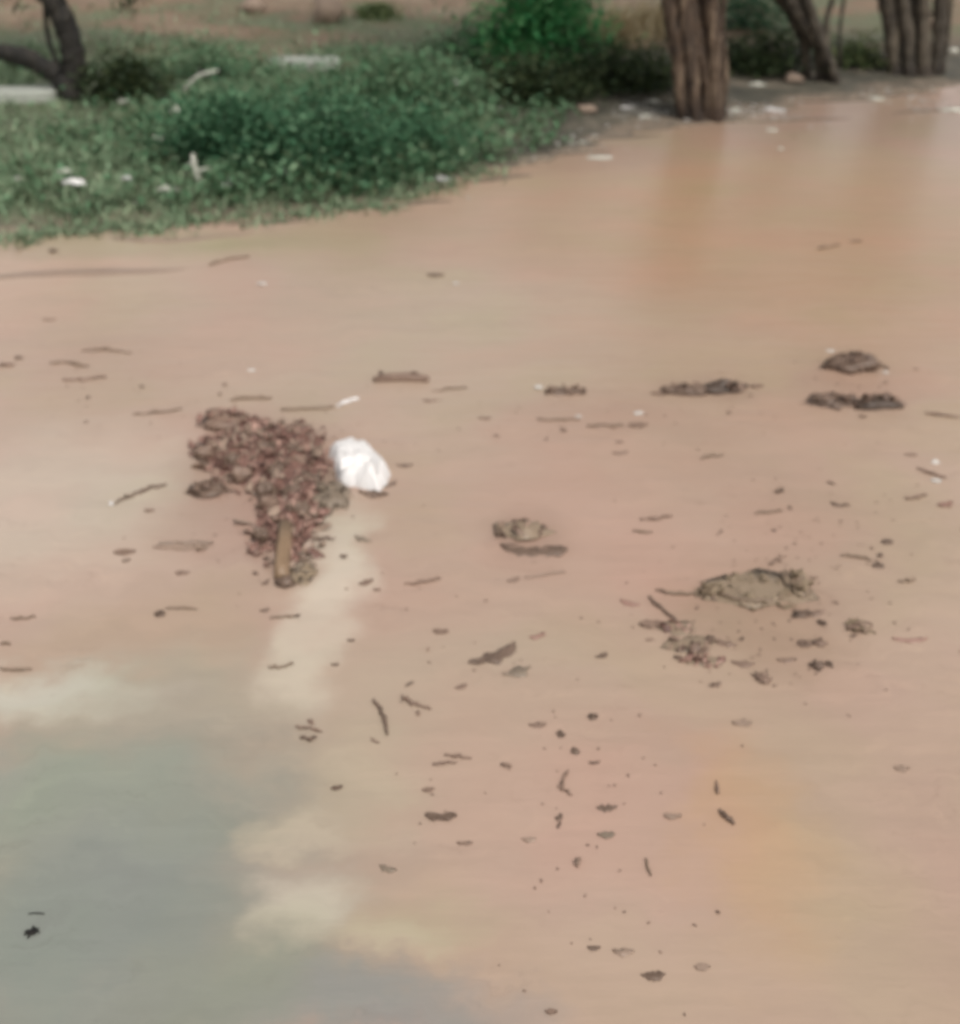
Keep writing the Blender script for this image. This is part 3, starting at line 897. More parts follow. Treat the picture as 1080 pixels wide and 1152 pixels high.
def leaf(px, py, w, h, ang, label, mat='rot', seed=1, group=GL):
    """curled dead leaf, w pixels long, h pixels wide, turned ang degrees on the water"""
    c = at(px, py); s = psize(px, py)
    rnd = random.Random(seed + px * 3 + py)
    nu, nv = 11, 5
    vs, fs = [], []
    L = w * s; W = min(max(h * s * 1.85, 0.010), .52 * L)
    cu = rnd.uniform(0.15, 0.5); fl = rnd.choice((-1, 1))
    for lay in (0, 1):
        for i in range(nu):
            u = i / (nu - 1) * 2 - 1
            wid = W / 2 * (1 - abs(u) ** 2.2 * 0.93) * (0.85 + 0.75 * noise.noise((u * 3.3, px * .71, py * .53)))
            for j in range(nv):
                v = j / (nv - 1) * 2 - 1
                x = u * L / 2; y = v * wid + L * 0.10 * (u * u - .4) + noise.noise((u * 3, v * 2, px * .37)) * W * .2
                z = 0.0035 + fl * cu * W * 0.3 * (v * v - .4) + 0.05 * L * (u * u - .3) * cu + noise.noise((u * 2.5, v * 2, py * .3)) * W * 0.16 + lay * 0.002
                vs.append(Vector((x, y, z)))
    n = nu * nv
    for i in range(nu - 1):
        for j in range(nv - 1):
            a = i * nv + j
            fs.append((a, a + 1, a + nv + 1, a + nv)); fs.append((a + n, a + nv + n, a + nv + 1 + n, a + 1 + n))
    rim = list(range(nv)) + [nv * k + nv - 1 for k in range(1, nu)] + list(range(n - 2, n - nv - 1, -1)) + [nv * k for k in range(nu - 2, 0, -1)]
    for k in range(len(rim)):
        a, b = rim[k], rim[(k + 1) % len(rim)]
        fs.append((a, a + n, b + n, b))
    o = link('floating_leaf', vs, fs, M[mat])
    o.location = c - Vector((0, 0, .0025)); o.rotation_euler = (0, 0, R(ang))
    return tag(o, label, 'leaf', group)

def chip(px, py, w, h, label, mat='dark', seed=1, yaw=0.0, name='bark_chip', cat='bark chip', group=GB):
    c = at(px, py); s = psize(px, py)
    mb = MB()
    dep = h * s * 1.3
    mb.clod(Vector((0, 0, 0.001)), w * s / 2, dep / 2, max(0.003, min(h * s * .26, 0.010)), seed + px * .11, R(yaw), 0.6, 14, 8, 2.6)
    rnd = random.Random(int(px * 5 + py))
    for _ in range(2):
        mb.flake(Vector((rnd.uniform(-.3, .3) * w * s, rnd.uniform(-.3, .3) * dep, 0.006)), w * s * rnd.uniform(.4, .8), w * s * .25, rnd, .4)
    o = mb.build(name, M[mat]); o.location = c
    return tag(o, label, cat, group)

def clump(px, py, w, h, label, mat='rot', bed='dark', seed=1, flakes=26, hgt=0.5, yaw=0.0, lobes=1, name='leaf_clump', cat='leaf clump', group=GC, depth=1.0, fl=1.0):
    c = at(px, py + h * .25); s = psize(px, py)
    rnd = random.Random(seed * 100 + int(px))
    root = thing(name, c, label, cat, group)
    root.rotation_euler = (0, 0, R(yaw))
    W = w * s; Hh = h * s * hgt * .8; D = h * s * 1.55 * depth
    mb = MB()
    cs = []
    for k in range(lobes):
        ox = 0 if lobes == 1 else (k / (lobes - 1) - .5) * W * .58
        cs.append((ox, W / 2 if lobes == 1 else W / lobes * .62))
        mb.clod(Vector((ox, rnd.uniform(-.1, .1) * D, 0)), cs[-1][1], D / 2, Hh * rnd.uniform(.8, 1.0), seed + k * 2.3, 0, .45, 18, 10)
    mb.build('mound', M[bed], root)
    fb = MB()
    for i in range(flakes):
        ox, rx = rnd.choice(cs)
        th = rnd.uniform(0, 6.283); r = math.sqrt(rnd.random()) * 1.08
        x = ox + r * math.cos(th) * rx; y = r * math.sin(th) * D / 2
        z = Hh * math.sqrt(max(0, 1 - min(1, r) ** 2)) * .95 - 0.001
        l = rnd.uniform(.018, .045) * fl
        fb.flake(Vector((x, y, z)), l, l * rnd.uniform(.35, .7), rnd, .7)
    fb.build('leaf_litter', M[mat], root)
    return root

# -- the big mat of leaf litter, its neighbours and the white bag
def big_mat():
    out = [(222, 512), (240, 492), (262, 480), (290, 474), (325, 478), (352, 484), (368, 500), (374, 525), (376, 552), (366, 575),
           (356, 600), (352, 622), (338, 634), (318, 634), (308, 612), (288, 606), (290, 582), (300, 566), (286, 552), (266, 548), (248, 536), (232, 526)]
    P = [at(*p) for p in out]
    c = at(318, 540)
    root = thing('litter_mat', c, 'large reddish brown mat of rotten leaves floating left of the white bag', 'leaf mat')
    xs_ = [p.x for p in P]; ys_ = [p.y for p in P]
    def inside(x, y):
        r = False; j = len(P) - 1
        for i in range(len(P)):
            if (P[i].y > y) != (P[j].y > y) and x < (P[j].x - P[i].x) * (y - P[i].y) / (P[j].y - P[i].y) + P[i].x: r = not r
            j = i
        return r
    def edge(x, y):
        b = 9
        for i in range(len(P)):
            a, e = P[i], P[(i + 1) % len(P)]
            dx, dy = e.x - a.x, e.y - a.y
            t = max(0, min(1, ((x - a.x) * dx + (y - a.y) * dy) / (dx * dx + dy * dy + 1e-9)))
            b = min(b, math.hypot(x - a.x - t * dx, y - a.y - t * dy))
        return b if inside(x, y) else -b
    st = 0.013
    gx = np.arange(min(xs_) - .06, max(xs_) + .06, st); gy = np.arange(min(ys_) - .06, max(ys_) + .06, st)
    vs, fs = [], []
    for y in gy:
        for x in gx:
            e = edge(x, y) + 0.035 * noise.noise((x * 16, y * 16, 2)) + .015 * noise.noise((x * 40, y * 40, 6))
            z = min(0.03, max(-.02, e * .35)) + (0.016 * noise.noise((x * 30, y * 30, 4)) if e > 0 else 0) - .004
            vs.append((x - c.x, y - c.y, z))
    n = len(gx)
    fs = [(j * n + i, j * n + i + 1, (j + 1) * n + i + 1, (j + 1) * n + i) for j in range(len(gy) - 1) for i in range(n - 1)
          if max(vs[j * n + i][2], vs[j * n + i + 1][2], vs[(j + 1) * n + i][2], vs[(j + 1) * n + i + 1][2]) > -.019]
    link('matted_bed', vs, fs, M['brown'], root)
    rnd = random.Random(77)
    fb = MB(); k = 0
    wb = MB()
    while k < 620:
        x, y = rnd.uniform(min(xs_) - .04, max(xs_) + .04), rnd.uniform(min(ys_) - .04, max(ys_) + .04)
        e = edge(x, y) + .03 * noise.noise((x * 16, y * 16, 2))
        if e < -.045 or (e < 0 and rnd.random() > .25): continue
        l = rnd.uniform(.012, .032) if rnd.random() < .8 else rnd.uniform(.035, .065)
        (wb if rnd.random() < .36 else fb).flake(Vector((x - c.x, y - c.y, .001 + min(.030, max(0, e * .33)) + rnd.uniform(0, .009))), l, l * rnd.uniform(.3, .65), rnd, .7)
        k += 1
    fb.build('leaf_litter', M['brown'], root)
    wb.build('muddy_litter', M['mudclod'], root)
    k = 0
    for k, (px, py, w, h) in enumerate([(232, 508, 24, 12), (262, 518, 22, 10), (298, 503, 26, 12), (272, 534, 26, 12), (312, 530, 24, 11), (330, 506, 22, 10),
                              (338, 520, 26, 12), (300, 552, 24, 10), (330, 556, 26, 11), (302, 566, 26, 12), (336, 574, 24, 10), (292, 604, 18, 8), (284, 490, 20, 9), (350, 540, 26, 11)]):
        p = at(px, py, .02); s = psize(px, py)
        mb = MB(); mb.clod(p - c, w * s / 2, h * s * .7, .022, k * 1.9, rnd.uniform(-.5, .5), .5, 14, 8)
        mb.build('clod', M['dark' if k % 3 else 'rot'], root)
big_mat()
clump(256, 470, 66, 26, 'rounded leaf clump touching the top left of the big leaf mat', 'brown', 'rot', 3, 34, .7)
clump(234, 547, 46, 18, 'dark leaf clump just left of the big leaf mat', 'rot', 'dark', 4, 26, .6)
clump(372, 552, 40, 36, 'grey green weed clump between the big leaf mat and the white bag', 'grey', 'grey', 5, 44, .35, depth=1.1)
clump(340, 640, 26, 26, 'small olive weed clump at the lower right tail of the big mat', 'grey', 'olive', 6, 20, .3)
clump(290, 616, 26, 14, 'small brown clump at the lower left tail of the big mat', 'brown', 'rot', 7, 14, .4)
clump(207, 612, 56, 12, 'faint muddy lump of litter below the dark clump, left of the big mat', 'mudclod', 'mudclod', 8, 10, .3)
def stalk():
    c = at(320, 640)
    root = thing('ochre_stalk', c, 'ochre stalk with a dark end sticking out below the big mat', 'stalk')
    mb = MB()
    P = [at(px, py, z) - c for px, py, z in ((322, 590, .03), (320, 612, .026), (317, 634, .016), (318, 650, .008))]
    mb.tube(P, [.020, .023, .021, .016], 10, .6, 3); mb.build('stalk', M['ochre'], root)
    m2 = MB(); m2.clod(at(320, 655, .006) - c, .026, .022, .014, 3.3); m2.build('dark_end', M['dark'], root)
stalk()

def bag():
    c = at(404, 532)
    out = [(369, 506), (382, 500), (396, 498), (412, 500), (420, 508), (424, 516), (434, 524), (440, 534), (436, 546), (426, 554), (414, 552), (400, 548), (384, 548), (378, 540), (376, 528), (371, 516)]
    P = [at(*p) - c for p in out]
    root = thing('plastic_bag', c, 'crumpled white plastic bag floating beside the big leaf mat', 'bag')
    n = len(P); sub = 6; ring = []
    for i in range(n):
        for k in range(sub): ring.append(P[i].lerp(P[(i + 1) % n], k / sub))
    m = len(ring); lay = 15; vs, fs = [], []
    for l in range(lay):
        t = l / (lay - 1)
        for q in ring:
            k = 1 - t
            x, y = q.x * k, q.y * k
            f = noise.multi_fractal(Vector((x * 17, y * 13, 1.5)), 1.0, 2.1, 3)
            cr = abs(noise.noise((x * 22 + y * 8, y * 20, 4))) * 1.0
            z = 0.054 * (1 - k ** 5) * (0.72 + .16 * f) + .024 * cr * (1 - k ** 8) - .006 * k ** 6
            vs.append((x + .008 * noise.noise((x * 30, y * 30, 7)), y + .008 * noise.noise((x * 30, y * 30, 3)), z))
    for l in range(lay - 1):
        for i in range(m):
            fs.append((l * m + i, l * m + (i + 1) % m, (l + 1) * m + (i + 1) % m, (l + 1) * m + i))
    link('bag_body', vs, fs, M['white'], root)
    # loose fold of film lying across the front of the bag
    vs, fs = [], []
    a = [at(px, py, 0) - c for px, py in ((386, 534), (396, 531), (408, 530), (420, 532), (428, 538))]
    A = []
    for i in range(4):
        for k in range(5): A.append(a[i].lerp(a[i + 1], k / 5))
    A.append(a[-1])
    for lay_ in (0, 1):
        for i, q in enumerate(A):
            for j in range(5):
                t = j / 4
                hz = .062 - .018 * t + .018 * math.sin(t * 3.14) + .01 * noise.noise((i * .4, t * 2, 1))
                vs.append((q.x + .006 * noise.noise((i * .5, t * 3, 5)), q.y - t * .055 - .004, hz + lay_ * .003))
    N = len(A) * 5
    for i in range(len(A) - 1):
        for j in range(4):
            b = i * 5 + j
            fs.append((b, b + 1, b + 6, b + 5)); fs.append((b + N, b + 5 + N, b + 6 + N, b + 1 + N))
    link('film_fold', vs, fs, M['white'], root)
bag()
leaf(420, 556, 34, 10, -12, 'dark leaf tucked under the lower right edge of the white bag', 'dark')
leaf(440, 545, 20, 8, 50, 'dark leaf standing against the right side of the white bag', 'dark')

# -- clumps out on the water
clump(958, 407, 60, 24, 'upper dark clump of the stacked pair of clumps at the right', 'rot', 'dark', 21, 34, .75)
clump(960, 449, 88, 20, 'lower and wider dark clump of the stacked pair at the right, two lumps joined', 'rot', 'dark', 22, 44, .6, lobes=2)
clump(793, 436, 74, 16, 'long flat dark clump floating left of the stacked pair of clumps', 'rot', 'dark', 23, 30, .7, lobes=2, yaw=8)
clump(636, 439, 46, 10, 'thin dark clump right of the straight bark strip', 'rot', 'dark', 24, 16, .6)
def bark_strip():
    c = at(451, 426)
    mb = MB(); P = [at(px, py, .008) - c for px, py in ((420, 427), (438, 425), (460, 425), (482, 427))]
    mb.tube(P, [.010, .018, .019, .012], 9, .4, 8)
    rnd = random.Random(4)
    for i in range(6): mb.flake(P[1].lerp(P[2], rnd.uniform(-.5, 1.5)) + Vector((0, 0, .015)), .03, .014, rnd, .4)
    o = mb.build('bark_strip', M['rot']); o.location = c
    tag(o, 'straight dark bark strip floating above and right of the white bag', 'bark strip')
bark_strip()
clump(588, 592, 60, 26, 'soft muddy hump just behind the dark boat shaped leaf', 'rot', 'scum', 25, 14, .4)
leaf(600, 619, 76, 24, -8, 'dark boat shaped leaf in front of the muddy hump at the centre', 'dark', 5)
leaf(578, 653, 16, 8, 30, 'small curled leaf just below the dark boat shaped leaf', 'rot', 2)
twig([(590, 650), (615, 646), (636, 643)], 1.6, 'thin pale twig below the dark boat shaped leaf', 'mudclod', 0)
leaf(556, 738, 64, 14, 35, 'large dark leaf with a raised curled edge, left of the olive raft', 'dark', 6)
leaf(582, 756, 34, 20, 25, 'grey brown leaf lying against the large dark leaf', 'grey', 7)
clump(968, 703, 27, 12, 'short blunt brown clump right of the olive raft', 'olive', 'rot', 26, 10, .6)

# -- the olive raft and the ring of bits trailing from it
clump(850, 655, 100, 42, 'broad olive raft of scum and weed at the right centre', 'olive', 'scum', 27, 60, .05, name='scum_raft', cat='scum raft', group=None, depth=1.15, fl=.8)
twig([(806, 667), (840, 677), (866, 676), (890, 668)], 3.2, 'curved stem along the front edge of the olive raft', 'twig', 1)
twig([(738, 665), (765, 668), (800, 666)], 2.6, 'straight twig pointing at the left edge of the olive raft')
twig([(730, 672), (744, 684), (760, 698)], 3.0, 'dark slanting twig left of the olive raft', 'dark', 0)
clump(895, 648, 26, 34, 'dark weedy fringe at the right edge of the olive raft', 'olive', 'twig', 28, 22, .3)
clump(795, 662, 28, 16, 'dark weedy fringe at the left edge of the olive raft', 'olive', 'twig', 29, 18, .3)
RG = 'bits ringing the open patch below the olive raft'
for k, (kind, px, py, w, h, lab) in enumerate([
    ('leaf', 708, 679, 24, 8, 'brown leaf at the far left of the ring, left of the slanting twig'),
    ('leaf', 732, 703, 26, 9, 'brown leaf under the dark slanting twig'),
    ('clump', 760, 703, 40, 16, 'pale brown clump under the lower end of the dark slanting twig'),
    ('clump', 778, 722, 56, 18, 'muddy clump at the lower left of the ring'),
    ('chip', 799, 720, 11, 8, 'dark round bit on the muddy clump'),
    ('leaf', 816, 724, 26, 9, 'brown leaf right of the dark round bit'),
    ('clump', 790, 741, 44, 12, 'low brown clump at the bottom left of the ring'),
    ('leaf', 836, 747, 26, 12, 'dark brown leaf at the bottom of the ring'),
    ('chip', 857, 764, 14, 16, 'lowest brown bit of the ring, pointing down'),
    ('leaf', 884, 743, 20, 12, 'olive leaf at the bottom right of the ring'),
    ('chip', 903, 692, 28, 9, 'black bit at the upper right of the ring, under the raft'),
    ('leaf', 918, 690, 24, 8, 'brown leaf touching the black bit at the upper right of the ring'),
    ('chip', 905, 725, 14, 11, 'left of the two reddish bits at the right of the ring'),
    ('chip', 922, 724, 15, 11, 'right of the two reddish bits at the right of the ring'),
    ('chip', 919, 749, 16, 12, 'black bit at the lower right end of the ring'),
    ('chip', 932, 748, 9, 7, 'small brown bit right of the lower black bit of the ring')]):
    if kind == 'leaf': leaf(px, py, w, h, (k * 37) % 60 - 30, lab, 'rot' if k % 2 else 'brown', k, RG)
    elif kind == 'chip': chip(px, py, w, h, lab, 'dark' if 'black' in lab or 'dark' in lab else 'rot', k, 20 * (k % 3), group=RG)
    else: clump(px, py, w, h, lab, 'brown' if 'brown' in lab else 'rot', 'scum', 30 + k, 16, .12, group=RG)

# -- twigs
for pts, r, lab, nubs in [
    ([(130, 566), (150, 556), (168, 549), (188, 545)], 3.0, 'curved twig left of the dark clump beside the big mat', 1),
    ([(258, 450), (278, 447), (305, 448)], 2.2, 'twig lying above the rounded clump of the big mat', 0),
    ([(316, 461), (345, 460), (376, 458)], 2.0, 'long thin twig between rounded clump and small white stick', 0),
    ([(292, 490), (320, 488), (345, 482)], 2.6, 'dark twig across the top of the big leaf mat', 1),
    ([(0, 411), (8, 411), (16, 410)], 2.6, 'short dark twig at the left edge of the frame', 0),
    ([(92, 394), (120, 393), (148, 397)], 1.8, 'topmost of the three faint twigs at the upper left', 0),
    ([(56, 409), (72, 407), (100, 413)], 2.2, 'middle one of the three faint twigs at the upper left', 0),
    ([(70, 428), (95, 427), (120, 424)], 2.6, 'lowest and thickest of the three faint twigs at the upper left', 0),
    ([(186, 685), (200, 684), (222, 685)], 1.8, 'thin twig right of the black speck, left of the pale streak', 0),
    ([(455, 657), (475, 655), (496, 650)], 2.6, 'dark pointed twig below and right of the white bag', 0),
    ([(452, 783), (461, 790), (470, 793), (484, 797)], 2.8, 'hooked dark twig below the large dark curled leaf', 1),
    ([(420, 788), (428, 798), (433, 812), (436, 828)], 3.0, 'bent upright twig beside the hooked dark twig', 0),
    ([(332, 818), (348, 819), (362, 823)], 2.6, 'upper twig of the short pair at the left of the pale streak', 0),
    ([(338, 829), (348, 831), (356, 829)], 3.0, 'lower twig of the short pair at the left of the pale streak', 0),
    ([(500, 849), (514, 850), (530, 853)], 2.4, 'upper twig of the dark pair below the hooked twig', 0),
    ([(487, 860), (500, 858), (514, 857)], 2.6, 'lower twig of the dark pair below the hooked twig', 0),
    ([(304, 696), (318, 693), (336, 694)], 2.2, 'twig beside the upper part of the pale streak', 1),
    ([(302, 751), (316, 751), (330, 746)], 2.2, 'short twig at the left side of the pale streak, above the short pair', 0),
    ([(806, 878), (808, 894)], 2.4, 'faint upright twig above the slanting olive one, lower right', 0),
    ([(809, 912), (816, 919), (826, 926)], 3.4, 'slanting olive twig alone in the lower right', 0),
    ([(727, 965), (728, 974), (733, 986)], 1.8, 'small bent upright twig low in the right half', 0),
    ([(788, 516), (800, 513), (814, 512)], 2.2, 'short twig below the long flat dark clump', 0),
    ([(720, 584), (738, 584), (756, 580)], 2.4, 'twig above left of the olive raft, dark right end', 0),
    ([(712, 597), (722, 598), (734, 599)], 1.8, 'thin short twig under the one above the olive raft', 0),
    ([(848, 577), (862, 576), (880, 574)], 2.0, 'twig above the olive raft, below the small dark tuft', 0),
    ([(1040, 464), (1056, 467), (1080, 470)], 2.4, 'twig at the right edge beside the wide clump of the stacked pair', 0),
    ([(1032, 527), (1046, 532), (1062, 537)], 2.4, 'twig crossing the white scrap at the right edge', 1),
    ([(1018, 561), (1030, 560), (1042, 557)], 2.4, 'twig below the white scrap at the right edge', 0),
    ([(1010, 654), (1024, 653), (1030, 651)], 2.0, 'thin twig right of the olive raft below the black specks', 0),
    ([(604, 472), (630, 472), (652, 471)], 1.8, 'thin twig below the thin dark clump at the upper centre', 0),
    ([(660, 479), (682, 478), (702, 479)], 2.2, 'twig left of the small knot of litter, upper right centre', 0),
    ([(486, 440), (506, 437), (526, 436)], 1.4, 'very thin twig right of the straight bark strip', 0),
    ([(945, 624), (965, 627), (982, 630)], 2.2, 'twig lying beside the pale ringed bit right of the raft', 1),
    ([(640, 866), (633, 876), (632, 888), (643, 893)], 2.4, 'hooked twig below the three dots, right of the dark twig pair', 1),
    ([(0, 724), (12, 724)], 2.0, 'short twig at the left edge above the greenish water', 0),
    ([(12, 696), (26, 696), (40, 693)], 2.0, 'faint twig near the left edge, above the short edge twig', 0),
    ([(0, 752), (18, 754), (36, 753)], 2.2, 'twig at the left edge on the pale greenish band', 0),
    ([(920, 280), (932, 278), (944, 275)], 2.2, 'thin twig far out in front of the thin dark tree', 0),
    ([(955, 272), (970, 271)], 1.8, 'shorter thin twig far out in front of the stout clump', 0),
    ([(235, 298), (255, 292), (280, 289)], 2.2, 'thin twig near the grassy shore, in front of the white scrap', 0),
    ([(150, 466), (180, 464), (205, 460)], 1.8, 'pale thin twig left of the rounded clump', 0),
]:
    twig(pts, r, lab, 'twig' if r < 2.3 else 'rot' if r < 3 else 'dark', nubs)

# -- small leaves and bits
for px, py, w, h, a, mat, lab in [
    (490, 310, 20, 6, 0, 'dark', 'dark leaf alone on the water in front of the shrub row'),
    (718, 479, 22, 10, 10, 'rot', 'small knot of brown leaf right of the twigs at upper right centre'),
    (455, 524, 18, 5, 0, 'dark', 'small dark leaf right of the white bag'),
    (484, 451, 16, 5, 0, 'rot', 'small leaf below the very thin twig at the upper centre'),
    (545, 471, 14, 5, 0, 'rot', 'small faint leaf between white bag and thin dark clump'),
    (698, 510, 18, 5, 8, 'rot', 'small faint leaf below the small knot of brown leaf'),
    (745, 443, 26, 6, 10, 'rot', 'thin leaf trailing left of the long flat dark clump'),
    (851, 435, 16, 4, 0, 'rot', 'thin leaf right of the long flat dark clump'),
    (877, 553, 16, 9, 40, 'dark', 'small dark tuft above the olive raft'),
    (942, 568, 16, 8, -30, 'dark', 'small dark bent leaf above and right of the olive raft'),
    (1064, 568, 20, 9, 20, 'brown', 'brown leaf at the right edge below the crossed white scrap'),
    (1025, 512, 14, 5, 0, 'rot', 'thin leaf above the white scrap at the right edge'),
    (1024, 720, 40, 6, 0, 'brown', 'faint thin leaf at the right edge, right of the blunt clump'),
    (677, 738, 16, 10, 30, 'dark', 'dark leaf bit between the large curled leaf and the ring'),
    (496, 711, 18, 6, -5, 'rot', 'small leaf above left of the large dark curled leaf'),
    (605, 716, 20, 8, 30, 'brown', 'pale brown leaf above right of the large dark curled leaf'),
    (519, 773, 15, 7, 30, 'rot', 'small leaf below left of the large dark curled leaf'),
    (395, 721, 9, 8, 0, 'dark', 'dark bit at the right side of the pale streak, upper'),
    (377, 748, 9, 8, 0, 'dark', 'dark bit at the right side of the pale streak, lower'),
    (298, 687, 11, 7, 20, 'dark', 'dark bit above the twig beside the pale streak'),
    (412, 656, 18, 8, 30, 'rot', 'brown bit below the white bag, left of the pointed twig'),
    (424, 664, 9, 7, 0, 'rot', 'tiny brown bit right under the brown bit below the bag'),
    (408, 607, 24, 9, -35, 'grey', 'greyish leaf on the pale streak just below the white bag'),
    (361, 607, 20, 9, 20, 'dark', 'dark leaf at the right side of the lower tail of the big mat'),
    (482, 889, 14, 6, 10, 'rot', 'small brown leaf below the dark twig pair'),
    (496, 919, 36, 9, -3, 'dark', 'dark oval leaf under the small brown leaf, lower centre'),
    (523, 949, 18, 4, 0, 'rot', 'thin faint leaf right below the dark oval leaf'),
    (379, 887, 14, 6, 15, 'dark', 'small dark leaf alone at the lower end of the pale streak'),
    (436, 978, 20, 8, -20, 'grey', 'greyish leaf below the dark oval leaf'),
    (683, 909, 24, 12, 8, 'dark', 'dark reddish leaf right of the hooked twig, lower centre'),
    (682, 940, 20, 9, 0, 'grey', 'faint grey leaf under the dark reddish leaf'),
    (629, 920, 13, 10, 60, 'dark', 'small dark leaf under the hooked twig'),
    (595, 945, 16, 9, 0, 'mudclod', 'faint muddy leaf left below the hooked twig'),
    (735, 1098, 28, 10, 0, 'dark', 'dark leaf nearest the bottom edge, right half'),
    (668, 1067, 15, 7, 0, 'dark', 'dark small leaf left of the leaf nearest the bottom edge'),
    (701, 1071, 24, 7, 0, 'mudclod', 'faint pinkish leaf between the two lowest dark leaves'),
    (790, 1089, 18, 12, 0, 'mudclod', 'faint round muddy leaf at the bottom, right of the dark one'),
    (620, 1139, 14, 6, 0, 'rot', 'small brown leaf at the very bottom edge'),
    (757, 919, 20, 8, 0, 'mudclod', 'faint muddy leaf left of the slanting olive twig'),
    (605, 816, 20, 5, 5, 'rot', 'faint thin leaf left of the three dots'),
    (140, 622, 24, 6, 5, 'rot', 'thin leaf left of the faint muddy lump'),
    (142, 631, 10, 6, 40, 'dark', 'tiny dark leaf just under the thin leaf left of the muddy lump'),
    (205, 645, 16, 6, 0, 'rot', 'small leaf under the faint muddy lump'),
    (168, 575, 11, 8, 0, 'rot', 'small bit below the left end of the dark clump'),
    (55, 360, 15, 5, 0, 'rot', 'small leaf at the upper left above the three faint twigs'),
    (1015, 865, 18, 7, 0, 'mudclod', 'faint muddy leaf alone at the right, low down'),
    (835, 814, 22, 7, 0, 'mudclod', 'faint muddy leaf below the ring'),
]:
    leaf(px, py, w, h, a, lab, mat)
for px, py, w, h, lab in [
    (180, 691, 13, 8, 'black speck left of the thin twig, left of the pale streak'),
    (60, 283, 11, 7, 'black speck near the grassy shore at the far left'),
    (22, 403, 9, 5, 'black speck beside the short edge twig at the upper left'),
    (998, 610, 13, 7, 'upper black speck right of the olive raft'),
    (988, 637, 12, 7, 'lower black speck right of the olive raft'),
    (631, 827, 9, 8, 'middle one of the three dots right of the dark twig pair'),
    (667, 807, 9, 8, 'upper right one of the three dots right of the dark twig pair'),
    (647, 846, 9, 8, 'lowest of the three dots right of the dark twig pair'),
    (996, 414, 8, 5, 'small dark bit right of the upper clump of the stacked pair'),
]:
    chip(px, py, w, h, lab)

def black_tuft():
    c = at(37, 1050)
    rnd = random.Random(12); mb = MB()
    for i in range(7):
        th = rnd.uniform(0, 6.283); l = rnd.uniform(.008, .019)
        mb.tube([(0, 0, .003), (math.cos(th) * l * .6, math.sin(th) * l * .6, .005), (math.cos(th) * l, math.sin(th) * l, .001)], [.0032, .0026, .001], 5)
    mb.clod(Vector((0, 0, .003)), .007, .006, .005, 2)
    mb.tube([at(32, 1028, .002) - c, at(42, 1027, .002) - c, at(50, 1028, .002) - c], [.001, .0014, .001], 5)
    o = mb.build('black_weed_tuft', M['barkdark']); o.location = c
    tag(o, 'black scraggly tuft alone on the grey green water, bottom left', 'weed tuft')
black_tuft()

GW = 'white scraps floating on the brown water'
def white_bit(px, py, w, h, lab, seed):
    scrap(px, py, w * .8, h * .45, lab, seed, 'fleck', 'white_scrap', 'scrap', GW)
white_bit(473, 1108, 12, 9, 'white bit at the bottom edge beside the grey water', 61.2)
white_bit(513, 320, 8, 5, 'tiny white dot beside the dark leaf in front of the shrub row', 62.4)
white_bit(1052, 522, 12, 10, 'white scrap crossed by a twig at the right edge', 63.1)
white_bit(1053, 542, 13, 5, 'white sliver under the crossed white scrap', 64.9)
white_bit(651, 470, 8, 5, 'tiny white dot at the end of a thin twig, upper centre', 65.5)
white_bit(718, 466, 14, 6, 'pale scrap above the small knot of brown leaf', 66.8)
white_bit(606, 437, 12, 7, 'pale scrap left of the thin dark clump', 67.2)
white_bit(283, 418, 12, 8, 'small pale scrap above the rounded clump of the big mat', 68.6)
white_bit(996, 420, 7, 5, 'white dot under the small dark bit beside the upper clump', 69.3)
white_bit(934, 396, 12, 4, 'white fleck on the far side of the upper clump', 70.1)
white_bit(952, 638, 15, 9, 'pale ringed bit right of the olive raft', 71.7)
white_bit(295, 320, 14, 4, 'pale sliver near the grassy shore below the tallest shrub', 72.4)
twig([(380, 457), (390, 452), (404, 448)], 3.0, 'small white stick floating above the white bag', 'white', 0, name='white_stick', cat='stick', group=None)
twig([(126, 568), (124, 567)], 2.5, 'white tip at the left end of the curved twig', 'white', 0, name='white_fleck', cat='fleck', group=None)

# crumbs of plant matter too many to count
def crumbs():
    rnd = random.Random(99); mb = MB()
    zones = [(850, 690, 160, 90, 110), (330, 540, 130, 100, 110), (650, 880, 110, 110, 24), (940, 600, 150, 70, 70), (640, 470, 220, 40, 50),
             (540, 740, 120, 100, 18), (180, 440, 180, 50, 35), (960, 430, 110, 35, 30), (700, 1040, 160, 90, 20), (500, 900, 120, 80, 8),
             (840, 140, 160, 40, 60), (620, 190, 120, 40, 40)]
    for (cx, cy, sx, sy, n) in zones:
        for _ in range(n):
            px, py = rnd.gauss(cx, sx * .55), rnd.gauss(cy, sy * .55)
            p = at(px, max(60, py), .002)
            l = rnd.uniform(.004, .010) if rnd.random() < .9 else rnd.uniform(.015, .03)
            mb.flake(p, l, l * rnd.uniform(.25, .6), rnd, .3, .0015)
    o = mb.build('floating_crumbs', M['rot']); o['kind'] = 'stuff'; o['label'] = 'tiny crumbs of leaf scattered over the brown water'
crumbs()

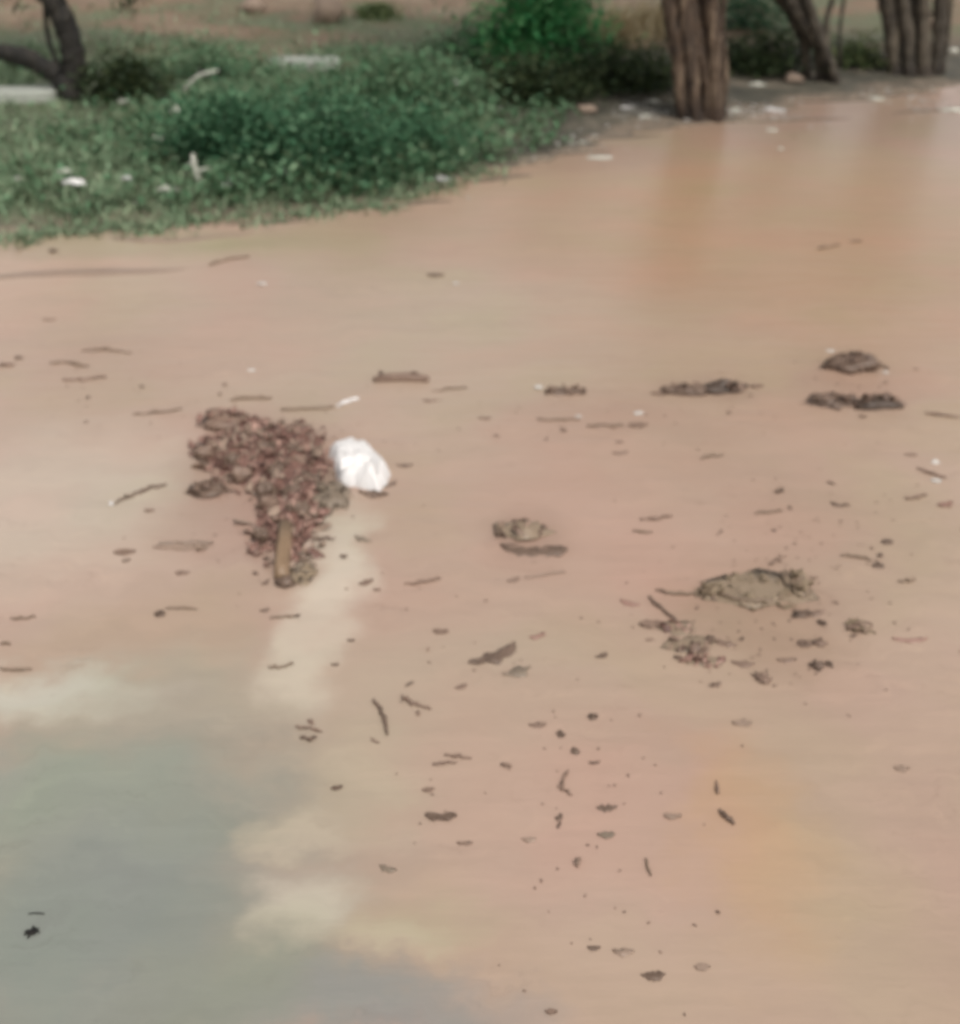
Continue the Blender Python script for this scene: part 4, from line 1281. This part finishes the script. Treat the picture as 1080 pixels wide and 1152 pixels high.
def pale_flecks():  # flecks by the trees stand in for sky glints; others are litter
    rnd = random.Random(5); mb = MB()
    for (cx, cy, sx, sy, n) in [(725, 126, 26, 12, 110), (865, 128, 50, 10, 130), (1050, 120, 40, 12, 80), (640, 165, 60, 14, 50), (580, 122, 60, 10, 25), (990, 105, 40, 6, 25), (130, 215, 150, 22, 40), (400, 160, 120, 50, 30)]:
        for _ in range(n):
            p = on_ground(rnd.gauss(cx, sx * .6), rnd.gauss(cy, sy * .6)) + Vector((0, 0, .004))
            l = rnd.uniform(.012, .05)
            mb.flake(p, l, l * rnd.uniform(.3, .6), rnd, .35)
    o = mb.build('glint_litter_flecks', M['fleck']); o['kind'] = 'stuff'; o['label'] = 'pale flecks of water glint and rubbish along the bank'
pale_flecks()

# ------------------------------------------------------------------ light
w = bpy.data.worlds.new('World'); scene.world = w; w.use_nodes = True
nt = w.node_tree
bg = nt.nodes['Background']
sky = nt.nodes.new('ShaderNodeTexSky'); sky.sky_type = 'NISHITA'
sky.sun_disc = False
ELEV, AZ = R(58), R(150)
sky.sun_elevation = ELEV; sky.sun_rotation = AZ
sky.dust_density = 4.0; sky.air_density = 1.0
hs = nt.nodes.new('ShaderNodeHueSaturation'); hs.inputs['Saturation'].default_value = 0.15   # overcast: almost no blue
nt.links.new(sky.outputs[0], hs.inputs['Color'])
nt.links.new(hs.outputs[0], bg.inputs['Color'])
bg.inputs['Strength'].default_value = 0.12
sd = bpy.data.lights.new('sun', 'SUN'); so = bpy.data.objects.new('sun', sd); col.objects.link(so)
sd.energy = 1.2; sd.angle = R(14); sd.color = (1.0, 0.96, 0.90)
dirv = Vector((math.sin(AZ) * math.cos(ELEV), math.cos(AZ) * math.cos(ELEV), math.sin(ELEV)))
so.rotation_euler = dirv.to_track_quat('Z', 'Y').to_euler()
so.location = (0, -5, 20)

vs_ = scene.view_settings
vs_.view_transform = 'Standard'; vs_.look = 'None'; vs_.exposure = 0.55; vs_.gamma = 1; vs_.use_curve_mapping = False
scene.cycles.filter_width = 3.0
